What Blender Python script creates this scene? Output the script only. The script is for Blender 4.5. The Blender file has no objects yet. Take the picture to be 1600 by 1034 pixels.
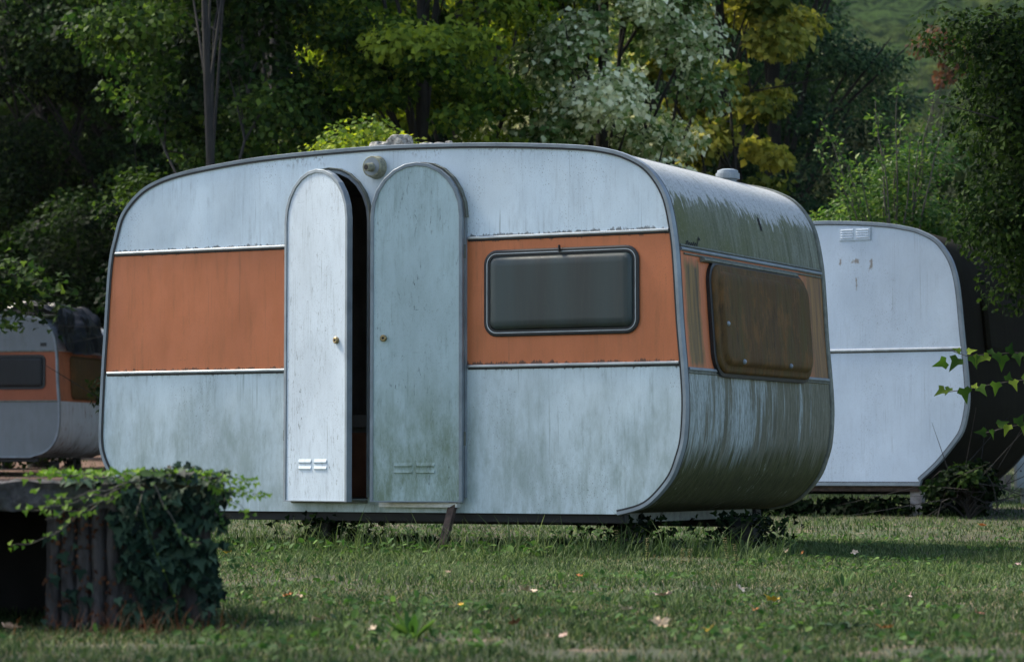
import bpy, bmesh, math, random
import numpy as np
from mathutils import Vector, Matrix, noise, geometry

C = bpy.context.scene.collection
sc = bpy.context.scene
R = math.radians

# ------------------------------------------------------------ camera
F, YH, CX, CY, H = 4204.0, 729.3, 800.0, 517.0, 0.45
TH = math.atan((YH - CY) / F)
cam_d = bpy.data.cameras.new('camera')
cam = bpy.data.objects.new('camera', cam_d)
C.objects.link(cam)
cam.location = (0, 0, H)
cam.rotation_euler = (math.pi / 2 + TH, 0, 0)
cam_d.sensor_width = 36
cam_d.lens = 36 * F / 1600
cam_d.clip_end = 5000
cam_d.dof.use_dof = True
cam_d.dof.focus_distance = 13.8
cam_d.dof.aperture_fstop = 6.3
sc.camera = cam

# ------------------------------------------------------------ light
SUN_EL, SUN_AZ = R(50), R(-64)      # azimuth from +Y towards +X: the sun stands high on the left, a little behind the caravan's side
w = bpy.data.worlds.new('World')
sc.world = w
w.use_nodes = True
nt = w.node_tree
sky = nt.nodes.new('ShaderNodeTexSky')
sky.sky_type = 'NISHITA'
sky.sun_disc = False
sky.sun_elevation = SUN_EL
sky.sun_rotation = SUN_AZ
sky.dust_density = 2.0
nt.links.new(sky.outputs[0], nt.nodes['Background'].inputs[0])
nt.nodes['Background'].inputs[1].default_value = 0.115
sl = bpy.data.lights.new('sun', 'SUN')
sl.energy = 2.3
sl.angle = R(14)
sl.color = (1, 0.93, 0.78)
so = bpy.data.objects.new('sun', sl)
C.objects.link(so)
sd = Vector((math.sin(SUN_AZ) * math.cos(SUN_EL), math.cos(SUN_AZ) * math.cos(SUN_EL), math.sin(SUN_EL)))
so.rotation_euler = (-sd).to_track_quat('-Z', 'Y').to_euler()
sc.view_settings.view_transform = 'Standard'
sc.view_settings.look = 'None'
sc.view_settings.exposure = 1.5
sc.view_settings.gamma = 1.0
sc.cycles.max_bounces = 7
sc.cycles.transparent_max_bounces = 8
sc.cycles.sample_clamp_indirect = 4

# ------------------------------------------------------------ pixel <-> place
def ray(px, py):
    x = (px - CX) / F
    v = -(py - CY) / F
    y = math.cos(TH) - v * math.sin(TH)
    z = math.sin(TH) + v * math.cos(TH)
    return x / y, z / y
def at(px, py, Y):
    a, b = ray(px, py)
    return Vector((a * Y, Y, H + b * Y))
def gz(Y, X=0):
    g = 0.0175 * max(0.0, Y - 15.5) if Y < 60 else 0.0175 * 44.5 + (Y - 60) * 0.01
    return g + 0.012 * math.sin(X * 2.1 + Y * .7) * math.sin(Y * 1.3 + .4)
def ground_at(px, py):
    lo, hi = 4.0, 120.0
    for _ in range(40):
        m = (lo + hi) / 2
        p = at(px, py, m)
        if p.z > gz(m, p.x): lo = m
        else: hi = m
    p = at(px, py, lo)
    return Vector((p.x, lo, gz(lo, p.x)))

# ------------------------------------------------------------ objects
def tag(o, label=None, cat=None, group=None, kind=None):
    if label: o['label'] = label
    if cat: o['category'] = cat
    if group: o['group'] = group
    if kind: o['kind'] = kind
    return o
def empty(name, loc, rz=0, label=None, cat=None, group=None):
    o = bpy.data.objects.new(name, None)
    C.objects.link(o)
    o.location = loc
    o.rotation_euler = (0, 0, rz)
    o.empty_display_size = .1
    return tag(o, label, cat, group)
def obj(name, me, mats, parent=None, smooth=False):
    if isinstance(me, bmesh.types.BMesh):
        bm = me
        bmesh.ops.recalc_face_normals(bm, faces=bm.faces)
        me = bpy.data.meshes.new(name)
        bm.to_mesh(me)
        bm.free()
    if not isinstance(mats, (list, tuple)): mats = [mats]
    for m in mats: me.materials.append(m)
    if smooth:
        me.polygons.foreach_set('use_smooth', [True] * len(me.polygons))
    o = bpy.data.objects.new(name, me)
    C.objects.link(o)
    if parent: o.parent = parent
    return o

# ------------------------------------------------------------ node helpers
class NM:
    def __init__(s, name):
        s.m = bpy.data.materials.new(name)
        s.m.use_nodes = True
        s.t = s.m.node_tree
        s.b = s.t.nodes['Principled BSDF']
        s.tc = s.t.nodes.new('ShaderNodeTexCoord')
        s.obj = s.tc.outputs['Object']
    def L(s, a, b): s.t.links.new(a, b)
    def n(s, typ): return s.t.nodes.new(typ)
    def map(s, scale=(1, 1, 1), loc=(0, 0, 0), src=None):
        m = s.n('ShaderNodeMapping')
        s.L(src or s.obj, m.inputs[0])
        m.inputs['Scale'].default_value = scale
        m.inputs['Location'].default_value = loc
        return m.outputs[0]
    def noise(s, scale, vec=None, detail=4, rough=.55, dist=0):
        k = s.n('ShaderNodeTexNoise')
        s.L(vec or s.obj, k.inputs['Vector'])
        k.inputs['Scale'].default_value = scale
        k.inputs['Detail'].default_value = detail
        k.inputs['Roughness'].default_value = rough
        k.inputs['Distortion'].default_value = dist
        return k.outputs['Fac']
    def voro(s, scale, vec=None, feature='F1'):
        k = s.n('ShaderNodeTexVoronoi')
        k.feature = feature
        s.L(vec or s.obj, k.inputs['Vector'])
        k.inputs['Scale'].default_value = scale
        return k.outputs['Distance']
    def rng(s, src, a, b, c=0., d=1., smooth=False):
        k = s.n('ShaderNodeMapRange')
        if smooth: k.interpolation_type = 'SMOOTHSTEP'
        s.L(src, k.inputs[0])
        for i, v in zip((1, 2, 3, 4), (a, b, c, d)): k.inputs[i].default_value = v
        return k.outputs[0]
    def math(s, op, a, b=None):
        k = s.n('ShaderNodeMath')
        k.operation = op
        for i, v in enumerate((a, b)):
            if v is None: continue
            if isinstance(v, (int, float)): k.inputs[i].default_value = v
            else: s.L(v, k.inputs[i])
        k.use_clamp = op in ('ADD', 'MULTIPLY') and False
        return k.outputs[0]
    def mix(s, fac, a, b):
        k = s.n('ShaderNodeMix')
        k.data_type = 'RGBA'
        for i, v in ((0, fac), (6, a), (7, b)):
            if isinstance(v, (int, float)): k.inputs[i].default_value = v
            elif isinstance(v, (tuple, list)): k.inputs[i].default_value = (*v[:3], 1)
            else: s.L(v, k.inputs[i])
        return k.outputs[2]
    def sep(s, src=None):
        k = s.n('ShaderNodeSeparateXYZ')
        s.L(src or s.obj, k.inputs[0])
        return k.outputs
    def col(s, c):
        if isinstance(c, tuple): s.b.inputs['Base Color'].default_value = (*c, 1)
        else: s.L(c, s.b.inputs['Base Color'])
    def rough(s, r):
        if isinstance(r, (int, float)): s.b.inputs['Roughness'].default_value = r
        else: s.L(r, s.b.inputs['Roughness'])
    def bump(s, src, strength=.3, dist=.01):
        k = s.n('ShaderNodeBump')
        k.inputs['Strength'].default_value = strength
        k.inputs['Distance'].default_value = dist
        s.L(src, k.inputs['Height'])
        s.L(k.outputs[0], s.b.inputs['Normal'])

def plain(name, c, r=.6, metal=0., var=.25, scale=20., bump=.15):
    s = NM(name)
    n = s.noise(scale, detail=5)
    s.col(s.mix(s.rng(n, .3, .7), tuple(x * (1 - var) for x in c), tuple(min(1, x * (1 + var * .6)) for x in c)))
    s.rough(r)
    s.b.inputs['Metallic'].default_value = metal
    if bump: s.bump(n, bump, .004)
    return s.m

def panel(name, base, grime=(.10, .115, .085), amt=.55, streak=(70, 70, 4), speck=.6, low=None, rust=0., rough=.42, dent=.25, scuff=0., topdirt=None, seed=0., seams=(), cloud=.32, lines=()):
    """weathered painted sheet: mottled grime, faint run marks, speckle, algae, dirt gathered along seams"""
    s = NM(name)
    st = s.noise(1.0, s.map(streak, (seed, seed * .7, 0)), 5, .6, .3)
    broad = s.noise(1.6, s.map((1, 1, .7), (seed * 2, 0, seed)), 5, .62)
    mott = s.noise(11, s.map((1, 1, .34), (seed, 2, seed)), 8, .74, .15)
    fine = s.noise(130, None, 3, .65)
    c = s.mix(s.rng(broad, .32, .68), tuple(x * .84 for x in base), tuple(min(1., x * 1.08) for x in base))
    c = s.mix(s.math('MULTIPLY', s.rng(mott, .44, .68), cloud), c, tuple(.55 * x + .45 * g_ for x, g_ in zip(base, grime)))
    g = s.math('MULTIPLY', s.rng(st, .50, .70, 0, 1), s.rng(mott, .42, .62, .05, 1))
    g = s.math('MULTIPLY', g, s.rng(broad, .36, .60, .25, 1))
    c = s.mix(s.math('MULTIPLY', g, amt), c, grime)
    c = s.mix(s.math('MULTIPLY', s.rng(fine, .56, .74), .22), c, grime)
    z = s.sep()[2]
    if low:                               # (z below which algae grows, fade, colour, strength)
        zz = s.math('ADD', z, s.math('MULTIPLY', s.math('SUBTRACT', broad, .5), .9))
        m = s.math('MULTIPLY', s.rng(zz, low[0], low[0] + low[1], 1, 0, True), s.rng(mott, .34, .62, .1, 1))
        c = s.mix(s.math('MULTIPLY', m, low[3]), c, low[2])
    for zs, side_, reach in seams:        # run marks and dirt that start from a moulding
        d_ = s.math('MULTIPLY', s.math('SUBTRACT', z, zs), side_)
        n_ = s.noise(1, s.map((34, 34, 2.5), (seed, 0, zs)), 4, .65)
        dd = s.math('SUBTRACT', s.math('MULTIPLY', n_, reach * 2.2), d_)
        m = s.math('MULTIPLY', s.rng(dd, reach * .85, reach * 1.5), s.rng(mott, .35, .6, .35, 1))
        c = s.mix(s.math('MULTIPLY', m, .55), c, tuple(x * .7 for x in grime))
    if topdirt:
        m = s.math('MULTIPLY', s.rng(z, topdirt[0], topdirt[1], 0, 1), s.rng(s.noise(70, s.map((1, 1, .6))), .55, .62))
        c = s.mix(s.math('MULTIPLY', m, s.rng(s.noise(2.6), .46, .56)), c, (.05, .045, .04))
    for zs in lines:                      # black dirt packed against a moulding, broken along its length
        dd = s.math('ABSOLUTE', s.math('SUBTRACT', z, zs))
        n_ = s.noise(1, s.map((28, 28, 8), (seed + 2, 0, 0)), 6, .75)
        m = s.rng(s.math('SUBTRACT', s.math('MULTIPLY', s.rng(n_, .42, .72), .030), s.math('SUBTRACT', dd, .008)), 0, .007)
        c = s.mix(s.math('MULTIPLY', m, .8), c, (.035, .032, .024))
    dr = s.noise(1, s.map((95, 95, 1.3), (seed, 7, 0)), 3, .5)
    m = s.math('MULTIPLY', s.rng(dr, .60, .72), s.rng(s.noise(1, s.map((5, 5, 2.2), (seed, 0, 8)), 3), .50, .62))
    c = s.mix(s.math('MULTIPLY', m, .55), c, grime)
    spv = s.voro(120, s.map((1, 1, .55), (seed, 3, 1)))
    cl = s.noise(3.2, s.map((1, 1, .6), (seed + 4, 0, 0)), 6, .7)
    sp = s.math('MULTIPLY', s.rng(spv, .26, .16), s.rng(cl, .50, .60))
    sp = s.math('MULTIPLY', sp, s.rng(fine, .42, .56))
    c = s.mix(s.math('MULTIPLY', sp, speck), c, (.045, .04, .032))
    if scuff:
        sn = s.noise(1, s.map((60, 60, 12), (seed + 1, 0, 2)), 5, .72, 1.6)
        m = s.math('MULTIPLY', s.rng(sn, .58, .66), s.rng(s.noise(4.5, s.map((1, 1, .8), (seed, 0, 5)), 5, .7), .42, .62))
        c = s.mix(s.math('MULTIPLY', m, scuff), c, (.06, .075, .075))
        sc2 = s.noise(1, s.map((9, 9, 150), (seed, 4, 2)), 2, .5, 2.5)       # slanting scratches
        m = s.math('MULTIPLY', s.rng(sc2, .70, .74), s.rng(s.noise(6, s.map((1, 1, 1), (seed + 9, 0, 5))), .56, .62))
        c = s.mix(s.math('MULTIPLY', m, scuff * .8), c, (.08, .09, .09))
    if rust:
        m = s.math('MULTIPLY', s.rng(s.noise(9, s.map((1.5, 1.5, .5), (seed, 9, 0)), 6, .7), .58, .68), rust)
        c = s.mix(m, c, (.16, .06, .02))
    s.col(c)
    s.rough(s.rng(mott, .3, .7, rough, rough + .25))
    s.bump(s.math('ADD', s.noise(2.4, s.map((1, 1, .7), (seed, 0, 0)), 2, .4), s.math('MULTIPLY', fine, .012)), dent * 1.5, .035)
    return s.m

def leafmat(name, dark, mid, lite, trans=.35, gloss=.62, spec=.10):
    s = NM(name)
    a = s.n('ShaderNodeAttribute')
    a.attribute_name = 'v'
    cr = s.n('ShaderNodeValToRGB')
    s.L(a.outputs['Fac'], cr.inputs[0])
    e = cr.color_ramp.elements
    e[0].position = 0; e[0].color = (*dark, 1)
    e[1].position = 1; e[1].color = (*lite, 1)
    k = e.new(.5); k.color = (*mid, 1)
    s.col(cr.outputs[0])
    s.rough(gloss)
    s.b.inputs['Specular IOR Level'].default_value = spec
    tr = s.n('ShaderNodeBsdfTranslucent')
    hs = s.n('ShaderNodeHueSaturation')
    hs.inputs['Value'].default_value = 1.5
    hs.inputs['Saturation'].default_value = 1.1
    s.L(cr.outputs[0], hs.inputs['Color'])
    s.L(hs.outputs[0], tr.inputs[0])
    mx = s.n('ShaderNodeMixShader')
    mx.inputs[0].default_value = trans
    s.L(s.b.outputs[0], mx.inputs[1])
    s.L(tr.outputs[0], mx.inputs[2])
    s.L(mx.outputs[0], s.t.nodes['Material Output'].inputs[0])
    return s.m

def bark(name, c):
    s = NM(name)
    n = s.noise(1, s.map((22, 22, 5)), 6, .7)
    s.col(s.mix(s.rng(n, .35, .65), tuple(x * .45 for x in c), c))
    s.rough(.9)
    s.bump(n, .8, .02)
    return s.m

# ------------------------------------------------------------ materials
WHITE = (.66, .755, .785)
M = {}
ZU, ZL = .4346, -.2300        # heights of the two mouldings above the body's middle
M['side'] = panel('weathered_white_side', WHITE, (.17, .22, .19), .5, (60, 60, 4.5), .7, (-.72, .55, (.20, .26, .20), .5), 0, .42, .3, .25, None, seams=((-.232, -1, .09),), lines=(ZL,))
M['upper'] = panel('weathered_white_upper', (.68, .78, .84), (.20, .23, .24), .4, (60, 60, 3.6), .8, None, 0, .38, .35, .15, (.84, .97), seed=3, cloud=.35, lines=(ZU,))
M['orange'] = panel('weathered_orange', (.62, .185, .066), (.24, .11, .045), .55, (40, 40, 2.6), .4, None, 0, .5, .25, .0, seed=5, cloud=.3, lines=(ZL, ZU))
M['door_l'] = panel('scuffed_white_door', (.60, .68, .75), (.17, .20, .21), .55, (85, 85, 6), .5, None, 0, .42, .2, .95, seed=7, cloud=.3)
M['door_r'] = panel('shade_tinted_door', (.50, .62, .63), (.15, .20, .16), .6, (70, 70, 5), .5, (-.80, .5, (.14, .19, .10), .8), 0, .45, .2, .9, seed=11, cloud=.55)  # base darkened and greened as shade of the turned-away door, algae low down
M['alu'] = plain('dull_aluminium', (.24, .275, .30), .5, .2, .25, 9, .03)
M['alu_bright'] = plain('bright_aluminium', (.46, .49, .51), .36, .5, .25, 12, .03)
M['alu_dark'] = plain('grimy_aluminium', (.16, .17, .14), .6, .2, .4, 25, .05)
M['rubber'] = plain('black_rubber', (.013, .014, .015), .5, 0, .3)
M['black'] = plain('black_steel', (.012, .012, .012), .7, 0, .3)
M['rust'] = plain('rusty_steel', (.085, .055, .042), .8, .2, .6, 30)
M['rustpale'] = plain('pale_rusted_paint', (.34, .30, .27), .7, .1, .6, 14)
M['wood'] = plain('brown_laminate', (.34, .14, .07), .5, 0, .4, 6)
M['inner'] = plain('interior_board', (.30, .27, .23), .8, 0, .4, 5)
M['socket'] = plain('grimy_plastic', (.26, .26, .18), .55, 0, .45, 60)
M['brass'] = plain('worn_brass', (.35, .27, .14), .35, .8, .3, 90)
M['sill'] = plain('pale_sill', (.72, .70, .68), .4, .1, .2, 30, .05)
M['hole'] = plain('dark_recess', (.01, .01, .01), .8, 0, 0)
M['stone'] = plain('rough_stone', (.30, .29, .26), .9, 0, .75, 45, .8)

def glassy(name, a, b, sc_=(3, 3, .5), r=.22, haze=(.10, .11, .09), coat=.5, spec=.5, mottle=None):
    s = NM(name)
    n = s.noise(1, s.map(sc_, (3.3, 0, 0)), 3)
    c = s.mix(s.rng(n, .35, .68), a, b)
    d = s.noise(1, s.map((60, 60, 5)), 5, .65)
    c = s.mix(s.math('MULTIPLY', s.rng(d, .48, .8), .45), c, haze)
    if mottle:
        k = s.noise(7, s.map((1, 1, .6)), 7, .72)
        c = s.mix(s.rng(k, .50, .62), c, mottle)
        c = s.mix(s.math('MULTIPLY', s.rng(s.noise(1, s.map((50, 50, 6)), 6, .7), .52, .66), .7), c, (.03, .022, .012))
    s.col(c)
    s.rough(s.rng(d, .3, .7, r, r + .25))
    s.b.inputs['Coat Weight'].default_value = coat
    s.b.inputs['Specular IOR Level'].default_value = spec
    s.b.inputs['Coat Roughness'].default_value = .15
    return s.m
M['pane'] = glassy('smoky_acrylic', (.020, .020, .017), (.040, .062, .062), (3.2, 3.2, .25), .36, (.07, .07, .06), .15, .4)
M['pane_end'] = glassy('brown_algae_acrylic', (.095, .048, .017), (.085, .062, .018), (6, 9, .7), .55, (.13, .075, .03), .0, .2, (.15, .075, .022))
M['pane_dark'] = glassy('dark_acrylic', (.006, .008, .009), (.010, .014, .016), (3, 3, 1), .5, (.018, .018, .018), 0)
s = NM('glint_painted_glass')
vz = s.rng(s.voro(70), .2, .1)
vz = s.math('MULTIPLY', vz, s.rng(s.noise(14), .52, .58))
s.col(s.mix(vz, (.004, .016, .018), (.35, .5, .5)))  # dark teal and pale specks paint the glints through the far window
s.rough(.3)
M['teal'] = s.m

# curved end, upper part: clean paint near the roof flaking into grey green algae
s = NM('flaking_algae_roof')
sp = s.sep()
st = s.noise(1, s.map((3, 30, 3)), 5, .65)
fl = s.noise(1, s.map((9, 26, 9)), 6, .7, .6)
zz = s.math('ADD', sp[2], s.math('MULTIPLY', s.math('SUBTRACT', fl, .5), .42))
zz = s.math('ADD', zz, s.math('MULTIPLY', s.math('SUBTRACT', s.noise(2.2), .5), .25))
clean = s.rng(zz, .60, .635)
alg = s.mix(s.rng(st, .3, .7), (.09, .10, .065), (.27, .285, .225))
alg = s.mix(s.rng(s.noise(1.7), .42, .66), alg, (.135, .145, .07))
alg = s.mix(s.math('MULTIPLY', s.rng(s.noise(1, s.map((3, 14, 1.5), (4, 4, 0)), 5, .7), .60, .70), .7), alg, (.05, .045, .03))
alg = s.mix(s.math('MULTIPLY', s.rng(s.noise(90), .55, .75), .5), alg, (.32, .33, .28))
c = s.mix(s.math('MULTIPLY', clean, s.rng(s.noise(1, s.map((3, 50, 3)), 4), .25, .5, .45, 1)), alg, (.46, .47, .46))
gr = s.noise(70, None, 5, .75)
c = s.mix(s.math('MULTIPLY', s.rng(gr, .50, .66), .6), c, (.10, .105, .07))
s.col(c); s.rough(.9); s.b.inputs['Specular IOR Level'].default_value = .2; s.bump(s.math('ADD', fl, s.noise(3)), .25, .012)
M['roof'] = s.m

# orange band of the end: brown weathering in large patches
s = NM('stained_orange_end')
sp = s.sep()
st = s.noise(1, s.map((3, 34, 2.2)), 5, .65)
patch = s.rng(s.math('ADD', s.noise(1, s.map((1, 9, 1.1), (0, .15, .4)), 2), s.math('MULTIPLY', st, .2)), .55, .62)
y = sp[1]
# a tall oval weathered patch left of the window and a weathered strip right of it
e1 = s.math('ABSOLUTE', s.math('SUBTRACT', y, -.865))
n2 = s.noise(1, s.map((8, 30, 8), (2, 0, 1)), 5, .65)
e1 = s.math('ADD', e1, s.math('MULTIPLY', s.math('SUBTRACT', n2, .5), .08))
z1 = s.math('ADD', s.math('ABSOLUTE', s.math('SUBTRACT', sp[2], .02)), s.math('MULTIPLY', s.math('SUBTRACT', n2, .5), .1))
p1 = s.math('MULTIPLY', s.rng(e1, .105, .075), s.rng(z1, .29, .24))
p2 = s.rng(s.math('ADD', y, s.math('MULTIPLY', s.math('SUBTRACT', n2, .5), .3)), .62, .82)
m = s.math('MAXIMUM', p1, s.math('MULTIPLY', p2, .9))
br = s.mix(s.rng(st, .3, .62), (.055, .040, .022), (.26, .15, .04))
c = s.mix(m, s.mix(s.rng(st, .3, .8), (.62, .185, .07), (.46, .14, .05)), br)
s.col(c); s.rough(.6); s.bump(st, .2, .01)
M['orange_end'] = s.m

# lower end: pale blue paint under olive brown runs, algae thick round the belly
s = NM('algae_streaked_lower_end')
sp = s.sep()
st = s.noise(1, s.map((1.2, 17, 1.2)), 5, .7, .25)
st2 = s.noise(1, s.map((4, 60, 3)), 5, .65)
fl = s.noise(1, s.map((12, 34, 9), (0, 0, 3)), 6, .72, 1.0)
big = s.noise(1, s.map((.8, 3.1, .8), (0, 1.9, 0)), 3)
z = sp[2]
right = s.rng(sp[1], -.5, 1.0, -.05, .16)
run = s.math('ADD', st, s.math('ADD', s.math('MULTIPLY', s.math('SUBTRACT', big, .5), .5), right))
run = s.rng(run, .46, .56)
c = s.mix(s.rng(st2, .3, .7), (.27, .31, .29), (.50, .55, .53))
brown = s.mix(s.rng(st2, .3, .7), (.075, .066, .038), (.22, .21, .14))
c = s.mix(s.math('MULTIPLY', run, .88), c, brown)
zb = s.math('ADD', z, s.math('MULTIPLY', s.math('SUBTRACT', st, .5), .55))
bel = s.rng(zb, -.76, -.60, 1, 0, True)
olive = s.mix(s.rng(fl, .35, .65), (.032, .038, .012), (.09, .095, .032))
c = s.mix(bel, c, olive)
chip = s.math('MULTIPLY', s.rng(fl, .60, .635), s.rng(z, -.2, -.45, .15, 1))
chip = s.math('MULTIPLY', chip, s.rng(s.noise(1, s.map((1, 4, 1), (0, 6, 0))), .48, .58))
c = s.mix(s.math('MULTIPLY', chip, .85), c, (.36, .38, .34))
gr = s.noise(1, s.map((20, 90, 20)), 6, .75)
c = s.mix(s.math('MULTIPLY', s.rng(gr, .44, .62), .62), c, (.105, .10, .06))
s.col(c); s.rough(.85); s.b.inputs['Specular IOR Level'].default_value = .2; s.bump(fl, .2, .006)
M['lower_end'] = s.m
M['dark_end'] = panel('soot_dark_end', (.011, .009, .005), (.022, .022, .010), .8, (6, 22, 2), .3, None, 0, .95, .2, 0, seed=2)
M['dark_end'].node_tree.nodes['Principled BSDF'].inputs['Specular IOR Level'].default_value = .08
M['white2'] = panel('clean_white_side', (.64, .72, .80), (.22, .24, .24), .25, (60, 60, 4), .7, None, 0, .38, .2, .15, seed=21, cloud=.12)
M['white3'] = panel('grey_shaded_side', (.20, .23, .24), (.12, .13, .11), .4, (20, 20, 2), .4, None, 0, .5, .2, 0, seed=31)  # white darkened, the far caravan's shade is put into the colour
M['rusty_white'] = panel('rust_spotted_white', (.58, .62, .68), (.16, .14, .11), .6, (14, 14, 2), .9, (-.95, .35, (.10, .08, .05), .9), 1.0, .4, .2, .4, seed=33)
M['orange3'] = panel('shaded_orange', (.38, .10, .035), (.1, .06, .03), .5, (16, 16, 2), .4, seed=35)  # orange darkened the same way, shade included in the colour
M['orange3b'] = panel('flaked_orange', (.47, .15, .06), (.05, .04, .03), .9, (9, 9, 4), .9, seed=36, scuff=.9)

# ------------------------------------------------------------ caravan builder
def catmull(pts, n=4):
    out = []
    for i in range(len(pts) - 1):
        p0 = pts[max(i - 1, 0)]; p1 = pts[i]; p2 = pts[i + 1]; p3 = pts[min(i + 2, len(pts) - 1)]
        for k in range(n):
            t = k / n
            out.append(tuple(.5 * ((2 * p1[j]) + (-p0[j] + p2[j]) * t + (2 * p0[j] - 5 * p1[j] + 4 * p2[j] - p3[j]) * t * t + (-p0[j] + 3 * p1[j] - 3 * p2[j] + p3[j]) * t ** 3) for j in (0, 1)))
    out.append(tuple(pts[-1]))
    return out

class Frame:
    """a caravan's own axes: corner at ground, x along the side to the right, y into the body"""
    def __init__(s, cpx, Y, ang, W, zc=0.0):
        s.a = ang; s.W = W
        s.C = Vector(((cpx - CX) / F * Y, Y, 0))
        s.u = Vector((math.cos(ang), -math.sin(ang), 0))
        s.v = Vector((math.sin(ang), math.cos(ang), 0))
    def side(s, px, py, y0=0.0):
        k, b = ray(px, py)
        # (Y*k, Y) = C + x u + y0 v
        cx, cy = s.C.x + y0 * s.v.x, s.C.y + y0 * s.v.y
        # cx + x ux = k (cy + x uy)
        x = (k * cy - cx) / (s.u.x - k * s.u.y)
        Y = cy + x * s.u.y
        return (x, H + b * Y)
    def endx(s, px, py, x0):
        k, b = ray(px, py)
        cx, cy = s.C.x + x0 * s.u.x, s.C.y + x0 * s.u.y
        t = (k * cy - cx) / (s.v.x - k * s.v.y)
        return t, H + b * (cy + t * s.v.y)
    def setprof(s, outline):
        """closed outline (x, z), clockwise from the bottom left over the roof to the bottom right"""
        s.o = outline
        zm = max(p[1] for p in outline); i0 = [p[1] for p in outline].index(zm)
        s.right = outline[i0:]
    def prof(s, z):
        r = s.right
        for a, b in zip(r[:-1], r[1:]):
            if a[1] >= z >= b[1]:
                t = (a[1] - z) / max(1e-9, a[1] - b[1])
                return a[0] + (b[0] - a[0]) * t
        return r[-1][0]
    def endpt(s, px, py):
        x = -0.02
        for _ in range(6):
            t, z = s.endx(px, py, x)
            x = s.prof(z)
        return t, z
    def E(s, t, z, d=0.0):
        """point on the curved end, d proud of it"""
        e = .01
        tx, tz = s.prof(z + e) - s.prof(z - e), 2 * e
        l = math.hypot(tx, tz)
        nx, nz = tz / l, -tx / l
        return (s.prof(z) + nx * d, t, z + nz * d)

class Body:
    def __init__(s, fr, root, cx, cy, zc):
        s.f, s.root, s.off = fr, root, Vector((cx, cy, zc))
    def part(s, name, bm, mat, parent=None, smooth=False, label=None):
        bmesh.ops.translate(bm, verts=bm.verts, vec=-s.off)
        o = obj(name, bm, mat, parent or s.root, smooth)
        if label: o['label'] = label
        return o

def plate(outline, holes, y0, y1):
    """flat sheet in the xz plane between y0 and y1 with holes"""
    bm = bmesh.new()
    loops = [outline] + holes
    pts, edges = [], []
    for lp in loops:
        n0 = len(pts)
        pts += [Vector(p) for p in lp]
        edges += [(n0 + i, n0 + (i + 1) % len(lp)) for i in range(len(lp))]
    vs, es, fs, *_ = geometry.delaunay_2d_cdt(pts, edges, [], 1, 1e-6)
    def inside(p, poly):
        c = False
        for i in range(len(poly)):
            a, b = poly[i], poly[i - 1]
            if (a[1] > p[1]) != (b[1] > p[1]) and p[0] < (b[0] - a[0]) * (p[1] - a[1]) / (b[1] - a[1]) + a[0]: c = not c
        return c
    A = [bm.verts.new((v[0], y0, v[1])) for v in vs]
    B = [bm.verts.new((v[0], y1, v[1])) for v in vs]
    cnt = {}
    for f in fs:
        c = sum((vs[i] for i in f), Vector((0, 0))) / len(f)
        if not inside(c, outline) or any(inside(c, h) for h in holes): continue
        bm.faces.new([A[i] for i in f])
        bm.faces.new([B[i] for i in reversed(f)])
        for i in range(len(f)):
            e = (f[i], f[(i + 1) % len(f)])
            k = tuple(sorted(e)); cnt[k] = cnt.get(k, 0) + 1
    for (i, j), n in cnt.items():
        if n == 1:
            try: bm.faces.new((A[i], A[j], B[j], B[i]))
            except ValueError: pass
    bmesh.ops.delete(bm, geom=[v for v in bm.verts if not v.link_faces], context='VERTS')
    return bm
def band(bm, z0, z1):
    b = bm.copy()
    for z, s_ in ((z1, 1), (z0, -1)):
        g = b.verts[:] + b.edges[:] + b.faces[:]
        bmesh.ops.bisect_plane(b, geom=g, plane_co=(0, 0, z), plane_no=(0, 0, s_), clear_outer=True)
    return b
def normals2(o, closed=True):
    n = len(o); out = []
    for i in range(n):
        a = o[(i - 1) % n] if closed or i > 0 else o[i]
        b = o[(i + 1) % n] if closed or i < n - 1 else o[i]
        tx, tz = b[0] - a[0], b[1] - a[1]
        l = math.hypot(tx, tz) or 1
        out.append((-tz / l, tx / l))      # outward for a clockwise outline
    return out
def ring(o, cs, closed=True, nrm=None):
    """sweep the closed cross-section cs [(outward, y)] along outline o"""
    bm = bmesh.new()
    nrm = nrm or normals2(o, closed)
    rows = [[bm.verts.new((p[0] + q[0] * d, y, p[1] + q[1] * d)) for d, y in cs] for p, q in zip(o, nrm)]
    n, m = len(rows), len(cs)
    for i in range(n if closed else n - 1):
        for j in range(m):
            bm.faces.new((rows[i][j], rows[(i + 1) % n][j], rows[(i + 1) % n][(j + 1) % m], rows[i][(j + 1) % m]))
    if not closed:
        bm.faces.new(rows[0]); bm.faces.new(list(reversed(rows[-1])))
    return bm
def boxbm(x0, x1, y0, y1, z0, z1, bev=0.0, bm=None):
    bm = bm or bmesh.new()
    r = bmesh.ops.create_cube(bm, size=1)
    vs = r['verts']
    for v in vs:
        v.co = Vector(((x0 + x1) / 2 + v.co.x * (x1 - x0), (y0 + y1) / 2 + v.co.y * (y1 - y0), (z0 + z1) / 2 + v.co.z * (z1 - z0)))
    if bev:
        es = list({e for v in vs for e in v.link_edges})
        bmesh.ops.bevel(bm, geom=es, offset=bev, segments=2, affect='EDGES')
    return bm
def rrect(x0, z0, x1, z1, r, n=6):
    """rounded rectangle, clockwise seen with z up"""
    o = []
    for cx, cz, a0 in ((x0 + r, z1 - r, 180), (x1 - r, z1 - r, 90), (x1 - r, z0 + r, 0), (x0 + r, z0 + r, -90)):
        for k in range(n + 1):
            a = R(a0 - 90 * k / n)
            o.append((cx + r * math.cos(a), cz + r * math.sin(a)))
    return o
def inset(o, d):
    q = normals2(o)
    return [(p[0] - k[0] * d, p[1] - k[1] * d) for p, k in zip(o, q)]
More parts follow.
